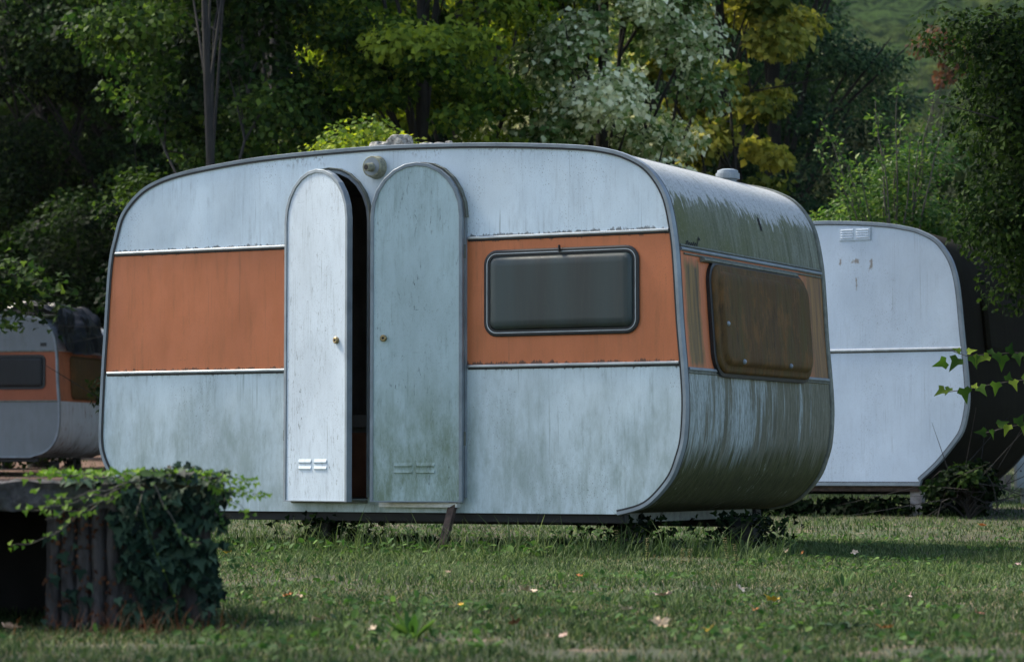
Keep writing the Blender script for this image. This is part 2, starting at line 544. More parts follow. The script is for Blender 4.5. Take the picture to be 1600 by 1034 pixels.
def bulge(o, y_in, depth, rad=.042, maps=None):
    """blister pane: outline o rises by depth in rounded steps; maps (x,z,d)->3d"""
    maps = maps or (lambda x, z, d: (x, y_in - d, z))
    bm = bmesh.new()
    prof = [(0, 0), (.004, .45), (.012, .8), (.026, .96), (.05, 1.0), (.054, 1.0)]
    rows = []
    x0, x1 = min(p[0] for p in o), max(p[0] for p in o); z0, z1 = min(p[1] for p in o), max(p[1] for p in o)
    for ins, h in prof:
        oo = rrect(x0 + ins, z0 + ins, x1 - ins, z1 - ins, max(.012, rad - ins * .6))
        rows.append([bm.verts.new(maps(p[0], p[1], depth * h)) for p in oo])
    n = len(o)
    for a, b in zip(rows[:-1], rows[1:]):
        for i in range(n):
            bm.faces.new((a[i], a[(i + 1) % n], b[(i + 1) % n], b[i]))
    f = bm.faces.new(rows[-1])
    bmesh.ops.triangulate(bm, faces=[f])
    return bm
def tube(path, r, n=8, bm=None, cap=True):
    bm = bm or bmesh.new()
    rows = []
    P = [Vector(p) for p in path]
    rr = r if isinstance(r, (list, tuple)) else [r] * len(P)
    for i, p in enumerate(P):
        d = (P[min(i + 1, len(P) - 1)] - P[max(i - 1, 0)])
        if d.length < 1e-9: d = Vector((0, 0, 1))
        d.normalize()
        a = d.cross(Vector((0, 0, 1)) if abs(d.z) < .9 else Vector((1, 0, 0))).normalized()
        b = d.cross(a)
        rows.append([bm.verts.new(p + (a * math.cos(2 * math.pi * k / n) + b * math.sin(2 * math.pi * k / n)) * rr[i]) for k in range(n)])
    for a, b in zip(rows[:-1], rows[1:]):
        for k in range(n): bm.faces.new((a[k], a[(k + 1) % n], b[(k + 1) % n], b[k]))
    if cap:
        bm.faces.new(list(reversed(rows[0]))); bm.faces.new(rows[-1])
    return bm
def cleansort(o):
    """drop points closer than 6 mm so that offsets stay clean"""
    out = [o[0]]
    for p in o[1:]:
        if math.hypot(p[0] - out[-1][0], p[1] - out[-1][1]) > .006: out.append(p)
    if math.hypot(out[0][0] - out[-1][0], out[0][1] - out[-1][1]) < .006: out.pop()
    return out
def shell_parts(B, cuts, mats, W, names):
    """skin of the body between the two side walls: the right end is cut at the z values in cuts"""
    o = B.f.o; n = len(o)
    nr = normals2(o)
    zmax = max(p[1] for p in o)
    i0 = [p[1] for p in o].index(zmax)
    bm = bmesh.new()
    rows = [(bm.verts.new((p[0], .004, p[1])), bm.verts.new((p[0], W - .004, p[1]))) for p in o]
    ny = 1
    for i in range(n):
        a, b = rows[i], rows[(i + 1) % n]
        bm.faces.new((a[0], b[0], b[1], a[1]))
    xm = min(p[0] for p in o) * .5
    # right half only for the cut parts
    def half(b, right, z0, z1):
        b = b.copy()
        bmesh.ops.bisect_plane(b, geom=b.verts[:] + b.edges[:] + b.faces[:], plane_co=(xm, 0, 0), plane_no=(-1 if right else 1, 0, 0), clear_outer=True)
        if z1 is not None:
            bmesh.ops.bisect_plane(b, geom=b.verts[:] + b.edges[:] + b.faces[:], plane_co=(0, 0, z1), plane_no=(0, 0, 1), clear_outer=True)
        if z0 is not None:
            bmesh.ops.bisect_plane(b, geom=b.verts[:] + b.edges[:] + b.faces[:], plane_co=(0, 0, z0), plane_no=(0, 0, -1), clear_outer=True)
        return b
    zs = [None] + list(cuts) + [None]
    for k in range(len(zs) - 1):
        B.part(names[k], half(bm, True, zs[k + 1], zs[k]), mats[k], smooth=True)
    B.part('rear_skin', half(bm, False, None, None), mats[0], smooth=True)
    bm.free()

def arch(x0, x1, z0, ztop, n=12):
    r = (x1 - x0) / 2
    o = [(x0, z0)]
    for k in range(n + 1):
        a = math.pi - math.pi * k / n
        o.append((x0 + r + r * math.cos(a), ztop - r * 1.12 + r * 1.12 * math.sin(a)))
    o.append((x1, z0))
    return o
def strip(x0, z0, x1, z1, w, y0, y1, flare=.0):
    """a moulding along the side between two points: raised centre rib"""
    cs = [(-w / 2, y0), (-w / 2, y0 - (y0 - y1) * .55), (-w * .2, y1), (w * .2, y1), (w / 2, y0 - (y0 - y1) * .55), (w / 2, y0)]
    o = [(x0, z0), (x1, z1)]
    return ring(o, cs, closed=False, nrm=[(0, 1), (0, 1)])
def louvres(B, x0, x1, z0, z1, y, mat, parent, rot=None, cols=2, rows=3, name='vent_louvre'):
    for c in range(cols):
        bm = bmesh.new()
        wd = (x1 - x0 - .02 * (cols - 1)) / cols
        a = x0 + c * (wd + .02)
        for r_ in range(rows):
            zt = z1 - (z1 - z0) * r_ / rows
            h = (z1 - z0) / rows * .78
            n = 8
            vs0 = [bm.verts.new((a, y + .001, zt)), bm.verts.new((a + wd, y + .001, zt))]
            v1 = [bm.verts.new((a + .004, y - .006, zt - h * .75)), bm.verts.new((a + wd - .004, y - .006, zt - h * .75))]
            v2 = [bm.verts.new((a, y + .001, zt - h)), bm.verts.new((a + wd, y + .001, zt - h))]
            bm.faces.new((vs0[0], vs0[1], v1[1], v1[0])); bm.faces.new((v1[0], v1[1], v2[1], v2[0]))
            bm.faces.new((vs0[0], v1[0], v2[0])); bm.faces.new((vs0[1], v2[1], v1[1]))
        if rot: bmesh.ops.transform(bm, matrix=rot, verts=bm.verts)
        B.part(name, bm, mat, parent)

# ============================================================ the main caravan
W1 = 2.107
f1 = Frame(1058, 13.4, .4706, W1)
px1 = [(300, 797), (255, 794), (215, 782), (190, 764), (174, 742), (162, 716), (157, 690), (158, 640), (161, 580), (165, 517), (172, 415), (181, 370), (192, 335), (215, 305), (240, 287), (280, 272), (350, 257), (430, 245), (575, 231.5), (700, 226.5), (800, 226), (900, 229), (950, 235), (982, 245), (1008, 260), (1027, 282), (1041, 310), (1050, 350), (1056, 400), (1062, 500), (1068.5, 578.6), (1071, 632), (1068, 684), (1060.4, 715), (1048, 746), (1023, 777), (1000, 793), (965, 804)]
o1 = [f1.side(*p) for p in px1]
zb = sum(f1.side(*p)[1] for p in ((430, 796), (760, 801.5), (900, 805))) / 3
o1[0] = (o1[0][0], zb + .002)
o1[-1] = (o1[-1][0], zb + .002)
o1 = catmull(o1, 4)
o1.append((o1[-1][0] - .02, zb)); o1.append((o1[0][0] + .02, zb))
o1 = cleansort(o1)
f1.setprof(o1)
xl, xr = min(p[0] for p in o1), max(p[0] for p in o1)
zc = 1.20
cx0 = (xl + xr) / 2
base1 = f1.C + f1.u * cx0 + f1.v * (W1 / 2)
root1 = empty('caravan', (base1.x, base1.y, 0), -f1.a, 'old white caravan with orange band and two arched doors ajar', 'caravan', 'old caravans parked on the grass')
B1 = Body(f1, root1, cx0, W1 / 2, 0)
# textures of the panels are set for z measured from the body's middle: parts get their own origin there
class BodyZ(Body):
    def part(s, name, bm, mat, parent=None, smooth=False, label=None):
        bmesh.ops.translate(bm, verts=bm.verts, vec=-s.off)
        o = obj(name, bm, mat, parent or s.root, smooth)
        if parent is None: o.location = (0, 0, s.off.z)
        if label: o['label'] = label
        return o
B1 = BodyZ(f1, root1, cx0, W1 / 2, zc)

zu1 = sum(f1.side(*p)[1] for p in ((190, 396), (450, 386), (730, 372), (1040, 358.5))) / 4
zl1 = sum(f1.side(*p)[1] for p in ((170, 581), (447, 579), (727, 572), (1055, 567.5))) / 4
dl0, dl1 = f1.side(454, 600)[0], f1.side(578, 600)[0]
dr0, dr1 = f1.side(596, 600)[0], f1.side(728, 600)[0]
dz0 = f1.side(660, 780)[1]
dzt = (f1.side(507, 269)[1] + f1.side(668, 257)[1]) / 2
hole_l = arch(dl0 + .012, dl1 - .012, dz0, dzt - .012)
hole_r = arch(dr0 + .012, dr1 - .012, dz0, dzt - .012)
wx0, wx1 = f1.side(757, 460)[0], f1.side(1000, 455)[0]
wz0 = (f1.side(780, 525)[1] + f1.side(980, 523)[1]) / 2
wz1 = (f1.side(790, 390)[1] + f1.side(975, 383)[1]) / 2
win = rrect(wx0, wz0, wx1, wz1, .075)
wall = plate(o1, [hole_l, hole_r, inset(win, .03)], 0.0, .028)
B1.part('upper_side_panel', band(wall, zu1, 9), M['upper'])
B1.part('orange_side_panel', band(wall, zl1, zu1), M['orange'])
B1.part('lower_side_panel', band(wall, -9, zl1), M['side'])
wall.free()
B1.part('far_side_panel', plate(o1, [], W1 - .028, W1), M['upper'])
eu = f1.endpt(1065, 388); eu2 = f1.endpt(1283, 429)
el = f1.endpt(1072, 575); el2 = f1.endpt(1287, 594)
zeu, zel = (eu[1] + eu2[1]) / 2, (el[1] + el2[1]) / 2
shell_parts(B1, [zeu, zel], [M['roof'], M['orange_end'], M['lower_end']], W1, ['roof_skin', 'orange_end_panel', 'lower_end_skin'])
B1.part('edge_trim', ring(o1[:-2], [(-.010, -.002), (-.010, -.009), (.006, -.010), (.009, .0), (.009, .030), (.002, .034), (-.004, .026)], closed=False), M['alu'], smooth=False)
B1.part('edge_seal', ring(o1[:-2], [(-.020, -.001), (-.020, -.006), (-.0105, -.006), (-.0105, -.001)], closed=False), M['rubber'])
B1.part('inner_edge_seal', ring(o1[:-2], [(.001, .035), (.006, .036), (.006, .048), (.001, .048)], closed=False), M['rubber'])
B1.part('far_edge_trim', ring(o1[:-2], [(-.016, W1 + .002), (-.016, W1 + .011), (.008, W1 + .011), (.010, W1), (.010, W1 - .036), (.002, W1 - .040), (-.004, W1 - .03)], closed=False), M['alu_dark'])
# side mouldings
def xleft(z):
    c = [p for p in o1 if p[0] < cx0]
    return min(c, key=lambda p: abs(p[1] - z))[0]
for z in (zu1, zl1):
    for a, b in ((xleft(z) + .03, dl0 - .012), (dr1 + .014, f1.prof(z) - .022)):
        m_ = B1.part('side_moulding', strip(a, z, b, z, .015, -.001, -.012), M['alu_bright'])
        B1.part('moulding_shadow_strip', strip(a, z - .0125, b, z - .0125, .009, -.001, -.005), M['rubber'], m_)  # black strip standing in for the shadow under the moulding
for z, yy in ((zu1, 0), (zl1, 0)):
    B1.part('side_moulding', strip(dl1 + .012, z, dr0 - .012, z, .016, -.001, -.006), M['alu'])
# end mouldings: three ribs above the band, one below
def endstrip(z, t0, t1, w, d):
    bm = bmesh.new()
    cs = [(-w / 2, .001), (-w / 2, d * .6), (-w * .2, d), (w * .2, d), (w / 2, d * .6), (w / 2, .001)]
    rows = [[bm.verts.new(f1.E(t, z + a, b)) for a, b in cs] for t in (t0, t1)]
    m = len(cs)
    for j in range(m): bm.faces.new((rows[0][j], rows[1][j], rows[1][(j + 1) % m], rows[0][(j + 1) % m]))
    bm.faces.new(rows[0]); bm.faces.new(list(reversed(rows[1])))
    return bm
B1.part('end_moulding', endstrip(zeu + .018, .055, W1 - .05, .012, .010), M['alu_dark'])
B1.part('end_moulding', endstrip(zeu, .055, W1 - .05, .018, .014), M['alu'])
B1.part('end_moulding', endstrip(zeu - .022, .10, W1 - .05, .010, .008), M['alu_dark'])
B1.part('end_moulding', endstrip(zel, .055, W1 - .05, .018, .012), M['alu'])
B1.part('end_moulding', endstrip(zel - .018, .055, W1 - .05, .008, .007), M['alu_dark'])
# end window with drip rail
et0, _ = f1.endpt(1106, 500); et1, _ = f1.endpt(1254, 500)
ez1 = zeu - .055; ez0 = zel - .012
eo = rrect(et0 + .02, ez0, et1, ez1, .10, 7)
B1.part('drip_rail', endstrip(zeu - .040, et0 - .06, et1 - .1, .022, .030), M['alu_dark'])
wf = bmesh.new()
q = normals2(eo)
rows = [[wf.verts.new(f1.E(p[0] + k[0] * a, p[1] + k[1] * a, d)) for a, d in ((.018, .001), (.018, .02), (-.012, .026), (-.012, .001))] for p, k in zip(eo, q)]
for i in range(len(rows)):
    for j in range(4): wf.faces.new((rows[i][j], rows[(i + 1) % len(rows)][j], rows[(i + 1) % len(rows)][(j + 1) % 4], rows[i][(j + 1) % 4]))
ew = B1.part('end_window', wf, M['rubber'])
bm = bmesh.new()
prof = [(0, .01), (0, .028), (.006, .038), (.016, .042), (.034, .042), (.040, .048), (.050, .064), (.065, .068), (.09, .069), (.093, .069)]
rows = []
for ins, d in prof:
    rows.append([bm.verts.new(f1.E(p[0], p[1], d)) for p in rrect(et0 + .02 + ins, ez0 + ins, et1 - ins, ez1 - ins, max(.04, .10 - ins * .6), 7)])
n = len(eo)
for a, b in zip(rows[:-1], rows[1:]):
    for i in range(n): bm.faces.new((a[i], a[(i + 1) % n], b[(i + 1) % n], b[i]))
bmesh.ops.triangulate(bm, faces=[bm.faces.new(rows[-1])])
B1.part('pane', bm, M['pane_end'], ew, smooth=True)
for t_, z_ in ((et0 + .10, ez0 + .25), (et0 + .28, ez0 + .06), (et1 - .42, ez0 + .06)):
    bm = bmesh.new()
    bmesh.ops.create_uvsphere(bm, u_segments=8, v_segments=6, radius=.014)
    bmesh.ops.translate(bm, verts=bm.verts, vec=f1.E(t_, z_, .069))
    B1.part('stay_knob', bm, M['alu'], ew, smooth=True)
# a torn dark gash and a maker's script mark on the curved end
def endribbon(pts, w, mat, name):
    bm = bmesh.new()
    for (a, b) in zip(pts[:-1], pts[1:]):
        pa, pb = f1.endpt(*a), f1.endpt(*b)
        dx, dz = pb[0] - pa[0], pb[1] - pa[1]
        l = math.hypot(dx, dz) or 1
        nx, nz = -dz / l * w / 2, dx / l * w / 2
        bm.faces.new([bm.verts.new(f1.E(t + sx * nx, z + sx * nz, .004)) for (t, z, sx) in ((pa[0], pa[1], 1), (pb[0], pb[1], 1), (pb[0], pb[1], -1), (pa[0], pa[1], -1))])
    return B1.part(name, bm, mat)
endribbon([(1183.5, 341), (1185, 348), (1187.5, 353), (1189, 361)], .022, M['hole'], 'rust_gash')
mk = [(1069, 383), (1072, 381), (1071.5, 378), (1074, 376.5), (1074, 383), (1076, 379), (1078, 383.5), (1079, 379), (1081, 384), (1083, 378), (1084, 384.5), (1086, 380), (1088, 385), (1089.5, 378), (1090, 373.5), (1093, 375.5), (1089.5, 370.5)]
endribbon(mk, .007, M['hole'], 'script_emblem')
# side window
ro = rrect(wx0, wz0, wx1, wz1, .075)
sw = B1.part('side_window', ring(inset(ro, .012), [(.010, -.001), (.011, -.007), (.003, -.011), (-.006, -.011), (-.014, -.009), (-.022, -.009), (-.024, .01)]), M['rubber'])
B1.part('bright_bead', ring(inset(ro, .0205), [(.0024, -.010), (.0018, -.0125), (-.0018, -.0125), (-.0024, -.008)]), M['alu_bright'], sw)
B1.part('pane', bulge(inset(ro, .034), .004, .034), M['pane'], sw, smooth=True)
B1.part('latch', boxbm((wx0 + wx1) / 2 - .004, (wx0 + wx1) / 2 + .004, -.03, -.012, wz1 - .022, wz1 + .012, .002), M['rubber'], sw)

# doors
def door_frame(x0, x1):
    o = arch(x0, x1, dz0 + .01, dzt)
    p = B1.part('door_frame', ring(o, [(-.012, -.001), (-.012, -.014), (.004, -.014), (.008, -.001)], closed=False), M['alu'])
    h = arch(x0 - .012, x1 + .012, dzt - .30, dzt + .012)[1:-1]
    B1.part('rain_gutter', ring(h, [(-.002, -.002), (-.002, -.026), (.003, -.027), (.006, -.002)], closed=False), M['alu_dark'], p)
    return p
door_frame(dl0, dl1)
door_frame(dr0, dr1)
def door(x0, x1, hinge, phi, mat, knob, lv, label):
    wd = x1 - x0
    y = -.020
    out = arch(x0 + .003, x1 - .003, dz0 - .012, dzt + .004 if hinge > 0 else dzt - .004)
    Mx = Matrix.Translation((x1 if hinge > 0 else x0, y, 0)) @ Matrix.Rotation(phi, 4, 'Z') @ Matrix.Translation((-(x1 if hinge > 0 else x0), -y, 0))
    bm = plate(out, [], y - .030, y)
    bmesh.ops.transform(bm, matrix=Mx, verts=bm.verts)
    d = B1.part('door', bm, mat, label=label)
    def sub(name, bm, mat_, smooth=False):
        bmesh.ops.transform(bm, matrix=Mx, verts=bm.verts)
        return B1.part(name, bm, mat_, d, smooth)
    sub('edge_frame', ring(out, [(-.016, y - .0305), (-.016, y - .034), (-.014, y - .036), (.001, y - .036), (.003, y - .034), (.003, y + .001), (-.004, y + .002)]), M['alu'])
    bm = tube([(knob[0], y - .030, knob[1]), (knob[0], y - .042, knob[1]), (knob[0], y - .046, knob[1])], [.018, .018, .014], 16)
    k = sub('lock', bm, M['brass'], False)
    bm = tube([(knob[0], y - .0455, knob[1]), (knob[0], y - .0475, knob[1])], [.007, .007], 10)
    bmesh.ops.transform(bm, matrix=Mx, verts=bm.verts)
    B1.part('keyhole', bm, M['hole'], k)
    louvres(B1, lv[0], lv[1], lv[2], lv[3], y - .030, mat, d, Mx, 2, 2)
    for z in (dz0 + .28, dz0 + 1.25):
        hx = x1 + .004 if hinge > 0 else x0 - .004
        B1.part('hinge', tube([(hx, -.022, z), (hx, -.022, z + .07)], .007, 8), M['alu_dark'], d)
    return d
zk = f1.side(527, 534)[1]
door(dl0, dl1, -1, R(-16), M['door_l'], (dl1 - .085, zk), (dl0 + .115, dl0 + .335, dz0 + .145, dz0 + .215), 'bright scuffed door opened wider')
door(dr0, dr1, 1, R(11), M['door_r'], (dr0 + .075, zk + .006), (dr0 + .13, dr0 + .355, dz0 + .125, dz0 + .195), 'greenish door slightly ajar')
# sill plates below the doors
B1.part('door_sill', boxbm(dr0 + .01, dr1 - .03, -.045, -.001, dz0 - .040, dz0 - .016, .002), M['sill'])
B1.part('door_sill', boxbm(dl0 + .01, dl1 - .01, -.012, -.001, dz0 - .022, dz0 - .004, .002), M['alu_dark'])
# lamp base between the doors
p = f1.side(589, 262)
lam = B1.part('lamp_base', tube([(p[0], -.002, p[1]), (p[0], -.055, p[1]), (p[0], -.058, p[1])], [.062, .056, .054], 22), M['socket'])
B1.part('cup_inside', tube([(p[0], -.0585, p[1]), (p[0], -.0600, p[1])], [.047, .047], 22), M['alu'], lam)
B1.part('bulb_socket', tube([(p[0] - .0, -.058, p[1] - .004), (p[0] - .006, -.105, p[1] - .008)], [.024, .021], 14), M['socket'], lam)
B1.part('bulb_hole', tube([(p[0] - .006, -.105, p[1] - .008), (p[0] - .0062, -.1065, p[1] - .008)], [.014, .014], 12), M['hole'], lam)
# small hinge plates and patches on the wall
for q_ in ((446, 680),):
    p = f1.side(*q_)
    B1.part('wall_catch', boxbm(p[0] - .006, p[0] + .006, -.014, -.001, p[1] - .03, p[1] + .03, .002), M['alu_dark'])
# interior seen through the gap
B1.part('inner_floor', boxbm(xl + .25, xr - .35, .04, W1 - .04, dz0 - .03, dz0 - .008), M['inner'])
B1.part('inner_ceiling', boxbm(xl + .45, xr - .45, .04, W1 - .04, dzt + .02, dzt + .035), M['inner'])
B1.part('inner_partition', boxbm(dl0 - .35, dl0 - .33, .04, W1 - .04, dz0, dzt), M['inner'])
B1.part('inner_wall', boxbm(xl + .4, xr - .4, W1 - .06, W1 - .035, dz0, dzt), M['inner'])
B1.part('inner_partition', boxbm(dr1 + .03, dr1 + .05, .04, W1 - .04, dz0, dzt), M['inner'])
xg = dl1 - .3
B1.part('bench', boxbm(xg - .5, dr1 - .1, .7, W1 - .07, dz0, dz0 + .36, .005), M['wood'])
B1.part('bench_cushion', boxbm(xg - .5, dr1 - .1, .68, W1 - .07, dz0 + .36, dz0 + .46, .03), M['inner'])
B1.part('far_glass', boxbm(xg - .4, dr1 - .05, W1 - .066, W1 - .062, dz0 + .8, dz0 + 1.22), M['teal'])
# chassis, posts, skirt
B1.part('chassis_rail', boxbm(xl + .35, xr - .35, .03, .09, zb - .046, zb - .001, .004), M['black'])
B1.part('chassis_rail', boxbm(xl + .35, xr - .35, W1 - .30, W1 - .22, zb - .10, zb - .001, .004), M['black'])
B1.part('end_sill', boxbm(xr - .40, xr - .37, .05, W1 - .30, zb - .045, zb + .02, .003), M['alu_dark'])
for px_, t_, ww in ((510, .14, .045), (985, .30, .06), (1165, 1.05, .07)):
    k_, b_ = ray(px_, 830)
    cxx, cyy = f1.C.x + t_ * f1.v.x, f1.C.y + t_ * f1.v.y
    x_ = (k_ * cyy - cxx) / (f1.u.x - k_ * f1.u.y)
    bm = boxbm(x_ - ww, x_ + ww, t_ - ww, t_ + ww, .03, zb - .03, .006)
    boxbm(x_ - ww * 1.5, x_ + ww * 1.5, t_ - ww * 1.5, t_ + ww * 1.5, -.03, .03, .005, bm)
    B1.part('support_post', bm, M['black'])
# rusty stay leaning from the sill to the grass
a, b = Vector((f1.side(712, 781)[0], -.03, f1.side(712, 781)[1])), None
g1 = f1.side(686, 852, -.14)
b = Vector((g1[0], -.14, -.01))
bm = bmesh.new()
d = (b - a); L_ = d.length
boxbm(-.022, .022, -.003, .003, 0, L_, 0, bm)
boxbm(-.022, -.018, -.02, -.003, 0, L_, 0, bm)
boxbm(.018, .022, -.02, -.003, 0, L_, 0, bm)
bmesh.ops.transform(bm, matrix=Matrix.Translation(a) @ d.to_track_quat('Z', 'Y').to_matrix().to_4x4(), verts=bm.verts)
B1.part('drop_stay', bm, M['rust'])
# roof vent
vp = at(1137, 268, 15.0)
rel = vp - f1.C
vx, vy = rel.dot(f1.u), rel.dot(f1.v)
zr = max((p[1] for p in o1 if abs(p[0] - vx) < .08), default=2.0)
zr = [p[1] for p in sorted(o1, key=lambda p: abs(p[0] - vx) + (0 if p[1] > 1.5 else 9))][0]
cap = vp.z
B1.part('roof_vent', tube([(vx, vy, zr - .02), (vx, vy, cap - .045), (vx, vy, cap - .043), (vx, vy, cap - .012), (vx, vy, cap - .010), (vx, vy, cap + .004), (vx, vy, cap + .012)], [.050, .050, .068, .068, .060, .058, .035], 24), M['alu'])

# ------------------------------------------------------------ stones on the roof
def rock(name, loc, size, seed, label, group=None, mat=None, rz=0):
    bm = bmesh.new()
    bmesh.ops.create_icosphere(bm, subdivisions=4, radius=1)
    for v in bm.verts:
        c = v.co.copy()
        k = 1 + .30 * noise.noise(c * 1.3 + Vector((seed, 0, 0))) + .14 * noise.noise(c * 3.5 + Vector((0, seed, 0))) + .06 * noise.noise(c * 9 + Vector((0, 0, seed)))
        c = c * k
        m_ = .75
        for i in range(3):
            if abs(c[i]) > m_: c[i] = math.copysign(m_ + (abs(c[i]) - m_) * .3, c[i])
        v.co = Vector((c.x * size[0], c.y * size[1], max(c.z, -.55) * size[2] + .55 * size[2]))
    o = obj(name, bm, mat or M['stone'])
    o.location = loc; o.rotation_euler = (0, 0, rz)
    return tag(o, label, 'stone', group)
def roofz(x): return max(p[1] + (0) for p in o1 if abs(p[0] - x) < .12)
def roofpt(px, y):
    p = f1.side(px, 228, y)
    zz = np.interp(p[0], *zip(*sorted((q[0], q[1]) for q in o1 if q[1] > 1.9)))
    return f1.C + f1.u * p[0] + f1.v * y + Vector((0, 0, zz + .002))
for i, (px_, y_, s_, lb) in enumerate(((593, .14, (.075, .06, .034), 'flat dark grey stone lying on the caravan roof, leftmost of the stones there'),
                                       (624, .20, (.075, .07, .062), 'biggest pale grey stone on the caravan roof'),
                                       (668, .20, (.055, .06, .026), 'low flat stone in the middle of the row on the caravan roof'),
                                       (686, .13, (.032, .04, .020), 'small flat stone beside the round pebble on the caravan roof'),
                                       (702, .16, (.022, .022, .028), 'small round dark pebble at the right end of the stones on the caravan roof'))):
    rock('stone', roofpt(px_, y_), s_, i * 3.7 + 1, lb, 'stones lying on the caravan roof', rz=-f1.a)

# ============================================================ white caravan behind on the right
W2 = 2.1
f2 = Frame(1505, 19.7, R(26), W2)
px2 = [(1290, 347), (1340, 348), (1385, 351), (1412, 355), (1436, 361), (1463, 375.6), (1482, 400), (1492, 426), (1498, 460), (1503, 513), (1508, 562), (1512, 610), (1511, 639), (1503, 673), (1487, 697), (1463, 726), (1438, 749)]
r2 = [f2.side(*p) for p in px2]
zb2 = f2.side(1400, 757)[1]
ctr = r2[0][0] - 1.25
half = catmull(r2, 4) + [(r2[-1][0] - .005, zb2)]
left = [(2 * ctr - p[0], p[1]) for p in half]
o2 = cleansort(list(reversed(left)) + half)
f2.setprof(o2)
xl2, xr2 = min(p[0] for p in o2), max(p[0] for p in o2)
b2 = f2.C + f2.u * ctr + f2.v * W2 / 2
g2 = gz(b2.y)
root2 = empty('caravan', (b2.x, b2.y, g2), -f2.a, 'all-white caravan with a blackened right end, standing behind the orange-banded one on the right', 'caravan', 'old caravans parked on the grass')
B2 = BodyZ(f2, root2, ctr, W2 / 2, 1.2)
class BodyG(BodyZ):
    def part(s, name, bm, mat, parent=None, smooth=False, label=None):
        o = BodyZ.part(s, name, bm, mat, parent, smooth, label)
        if parent is None: o.location.z -= s.g
        return o
B2 = BodyG(f2, root2, ctr, W2 / 2, 1.2); B2.g = g2
def rustpatches(mat, pts):
    """rust runs that bled down the sheet below the vent"""
    t = mat.node_tree; b_ = t.nodes['Principled BSDF']
    s = NM.__new__(NM); s.m, s.t, s.b = mat, t, b_
    s.obj = [n for n in t.nodes if n.type == 'TEX_COORD'][0].outputs['Object']
    c = b_.inputs['Base Color'].links[0].from_socket
    sp = s.sep()
    n_ = s.noise(1, s.map((42, 42, 16), (3, 0, 0)), 6, .75)
    for x_, z_, w_, h_ in pts:
        dx = s.math('DIVIDE', s.math('ABSOLUTE', s.math('SUBTRACT', sp[0], x_)), w_)
        dz = s.math('DIVIDE', s.math('ABSOLUTE', s.math('SUBTRACT', sp[2], z_)), h_)
        d = s.math('MAXIMUM', dx, dz)
        m = s.rng(s.math('ADD', n_, s.math('MULTIPLY', d, -.30)), .33, .42)
        c = s.mix(s.math('MULTIPLY', m, .75), c, s.mix(n_, (.30, .17, .07), (.12, .10, .06)))
    s.L(c, b_.inputs['Base Color'])
rp_ = [f2.side(*p) for p in ((1313, 408), (1336, 408), (1361, 412), (1338, 440))]
rustpatches(M['white2'], [(rp_[0][0] - ctr, rp_[0][1] - 1.2, .022, .045), (rp_[1][0] - ctr, rp_[1][1] - 1.2, .05, .03), (rp_[2][0] - ctr, rp_[2][1] - 1.2, .02, .07), (rp_[3][0] - ctr, rp_[3][1] - 1.2, .012, .08)])
zm2 = (f2.side(1300, 548)[1] + f2.side(1498, 544.5)[1]) / 2
wall = plate(o2, [], 0, .028)
B2.part('upper_side_panel', band(wall, zm2, 9), M['white2'])
B2.part('lower_side_panel', band(wall, -9, zm2), M['white2'])
wall.free()
B2.part('far_side_panel', plate(o2, [], W2 - .028, W2), M['white2'])
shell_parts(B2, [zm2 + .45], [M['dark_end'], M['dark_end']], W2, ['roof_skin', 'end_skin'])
B2.part('edge_trim', ring(o2, [(-.016, -.002), (-.016, -.011), (.007, -.011), (.010, 0), (.010, .034), (.002, .038)], closed=True), M['alu'])
B2.part('edge_seal', ring(o2, [(-.022, -.001), (-.022, -.006), (-.0165, -.006), (-.0165, -.001)]), M['rubber'])
B2.part('far_edge_trim', ring(o2, [(-.016, W2 + .002), (-.016, W2 + .011), (.007, W2 + .011), (.010, W2), (.010, W2 - .034), (.002, W2 - .038)]), M['black'])
m_ = B2.part('side_moulding', strip(xl2 + .03, zm2, f2.prof(zm2) - .02, zm2, .022, -.001, -.012), M['alu_bright'])
B2.part('moulding_shadow_strip', strip(xl2 + .03, zm2 - .015, f2.prof(zm2) - .02, zm2 - .015, .007, -.001, -.006), M['rubber'], m_)  # painted shadow line below this moulding too
p0, p1 = f2.side(1311, 377), f2.side(1361, 354)
vt = B2.part('roof_vent_plate', boxbm(p0[0], p1[0], -.008, -.001, p0[1], p1[1], .003), M['white2'])
louvres(B2, p0[0] + .014, p1[0] - .014, p0[1] + .014, p1[1] - .012, -.008, M['white2'], vt, None, 2, 4)
# dark end window
def E_(f, t, z, d): return f.E(t, z, d)
ew = rrect(.55, zm2 - .02, 1.75, zm2 + .42, .07)
q = normals2(ew)
bm = bmesh.new()
rows = [[bm.verts.new(f2.E(p[0] - k[0] * a, p[1] - k[1] * a, d)) for p, k in zip(ew, q)] for a, d in ((0, .002), (0, .02), (.02, .03), (.05, .04))]
for a, b in zip(rows[:-1], rows[1:]):
    for i in range(len(ew)): bm.faces.new((a[i], a[(i + 1) % len(ew)], b[(i + 1) % len(ew)], b[i]))
bmesh.ops.triangulate(bm, faces=[bm.faces.new(rows[-1])])
B2.part('end_window', bm, M['dark_end'])
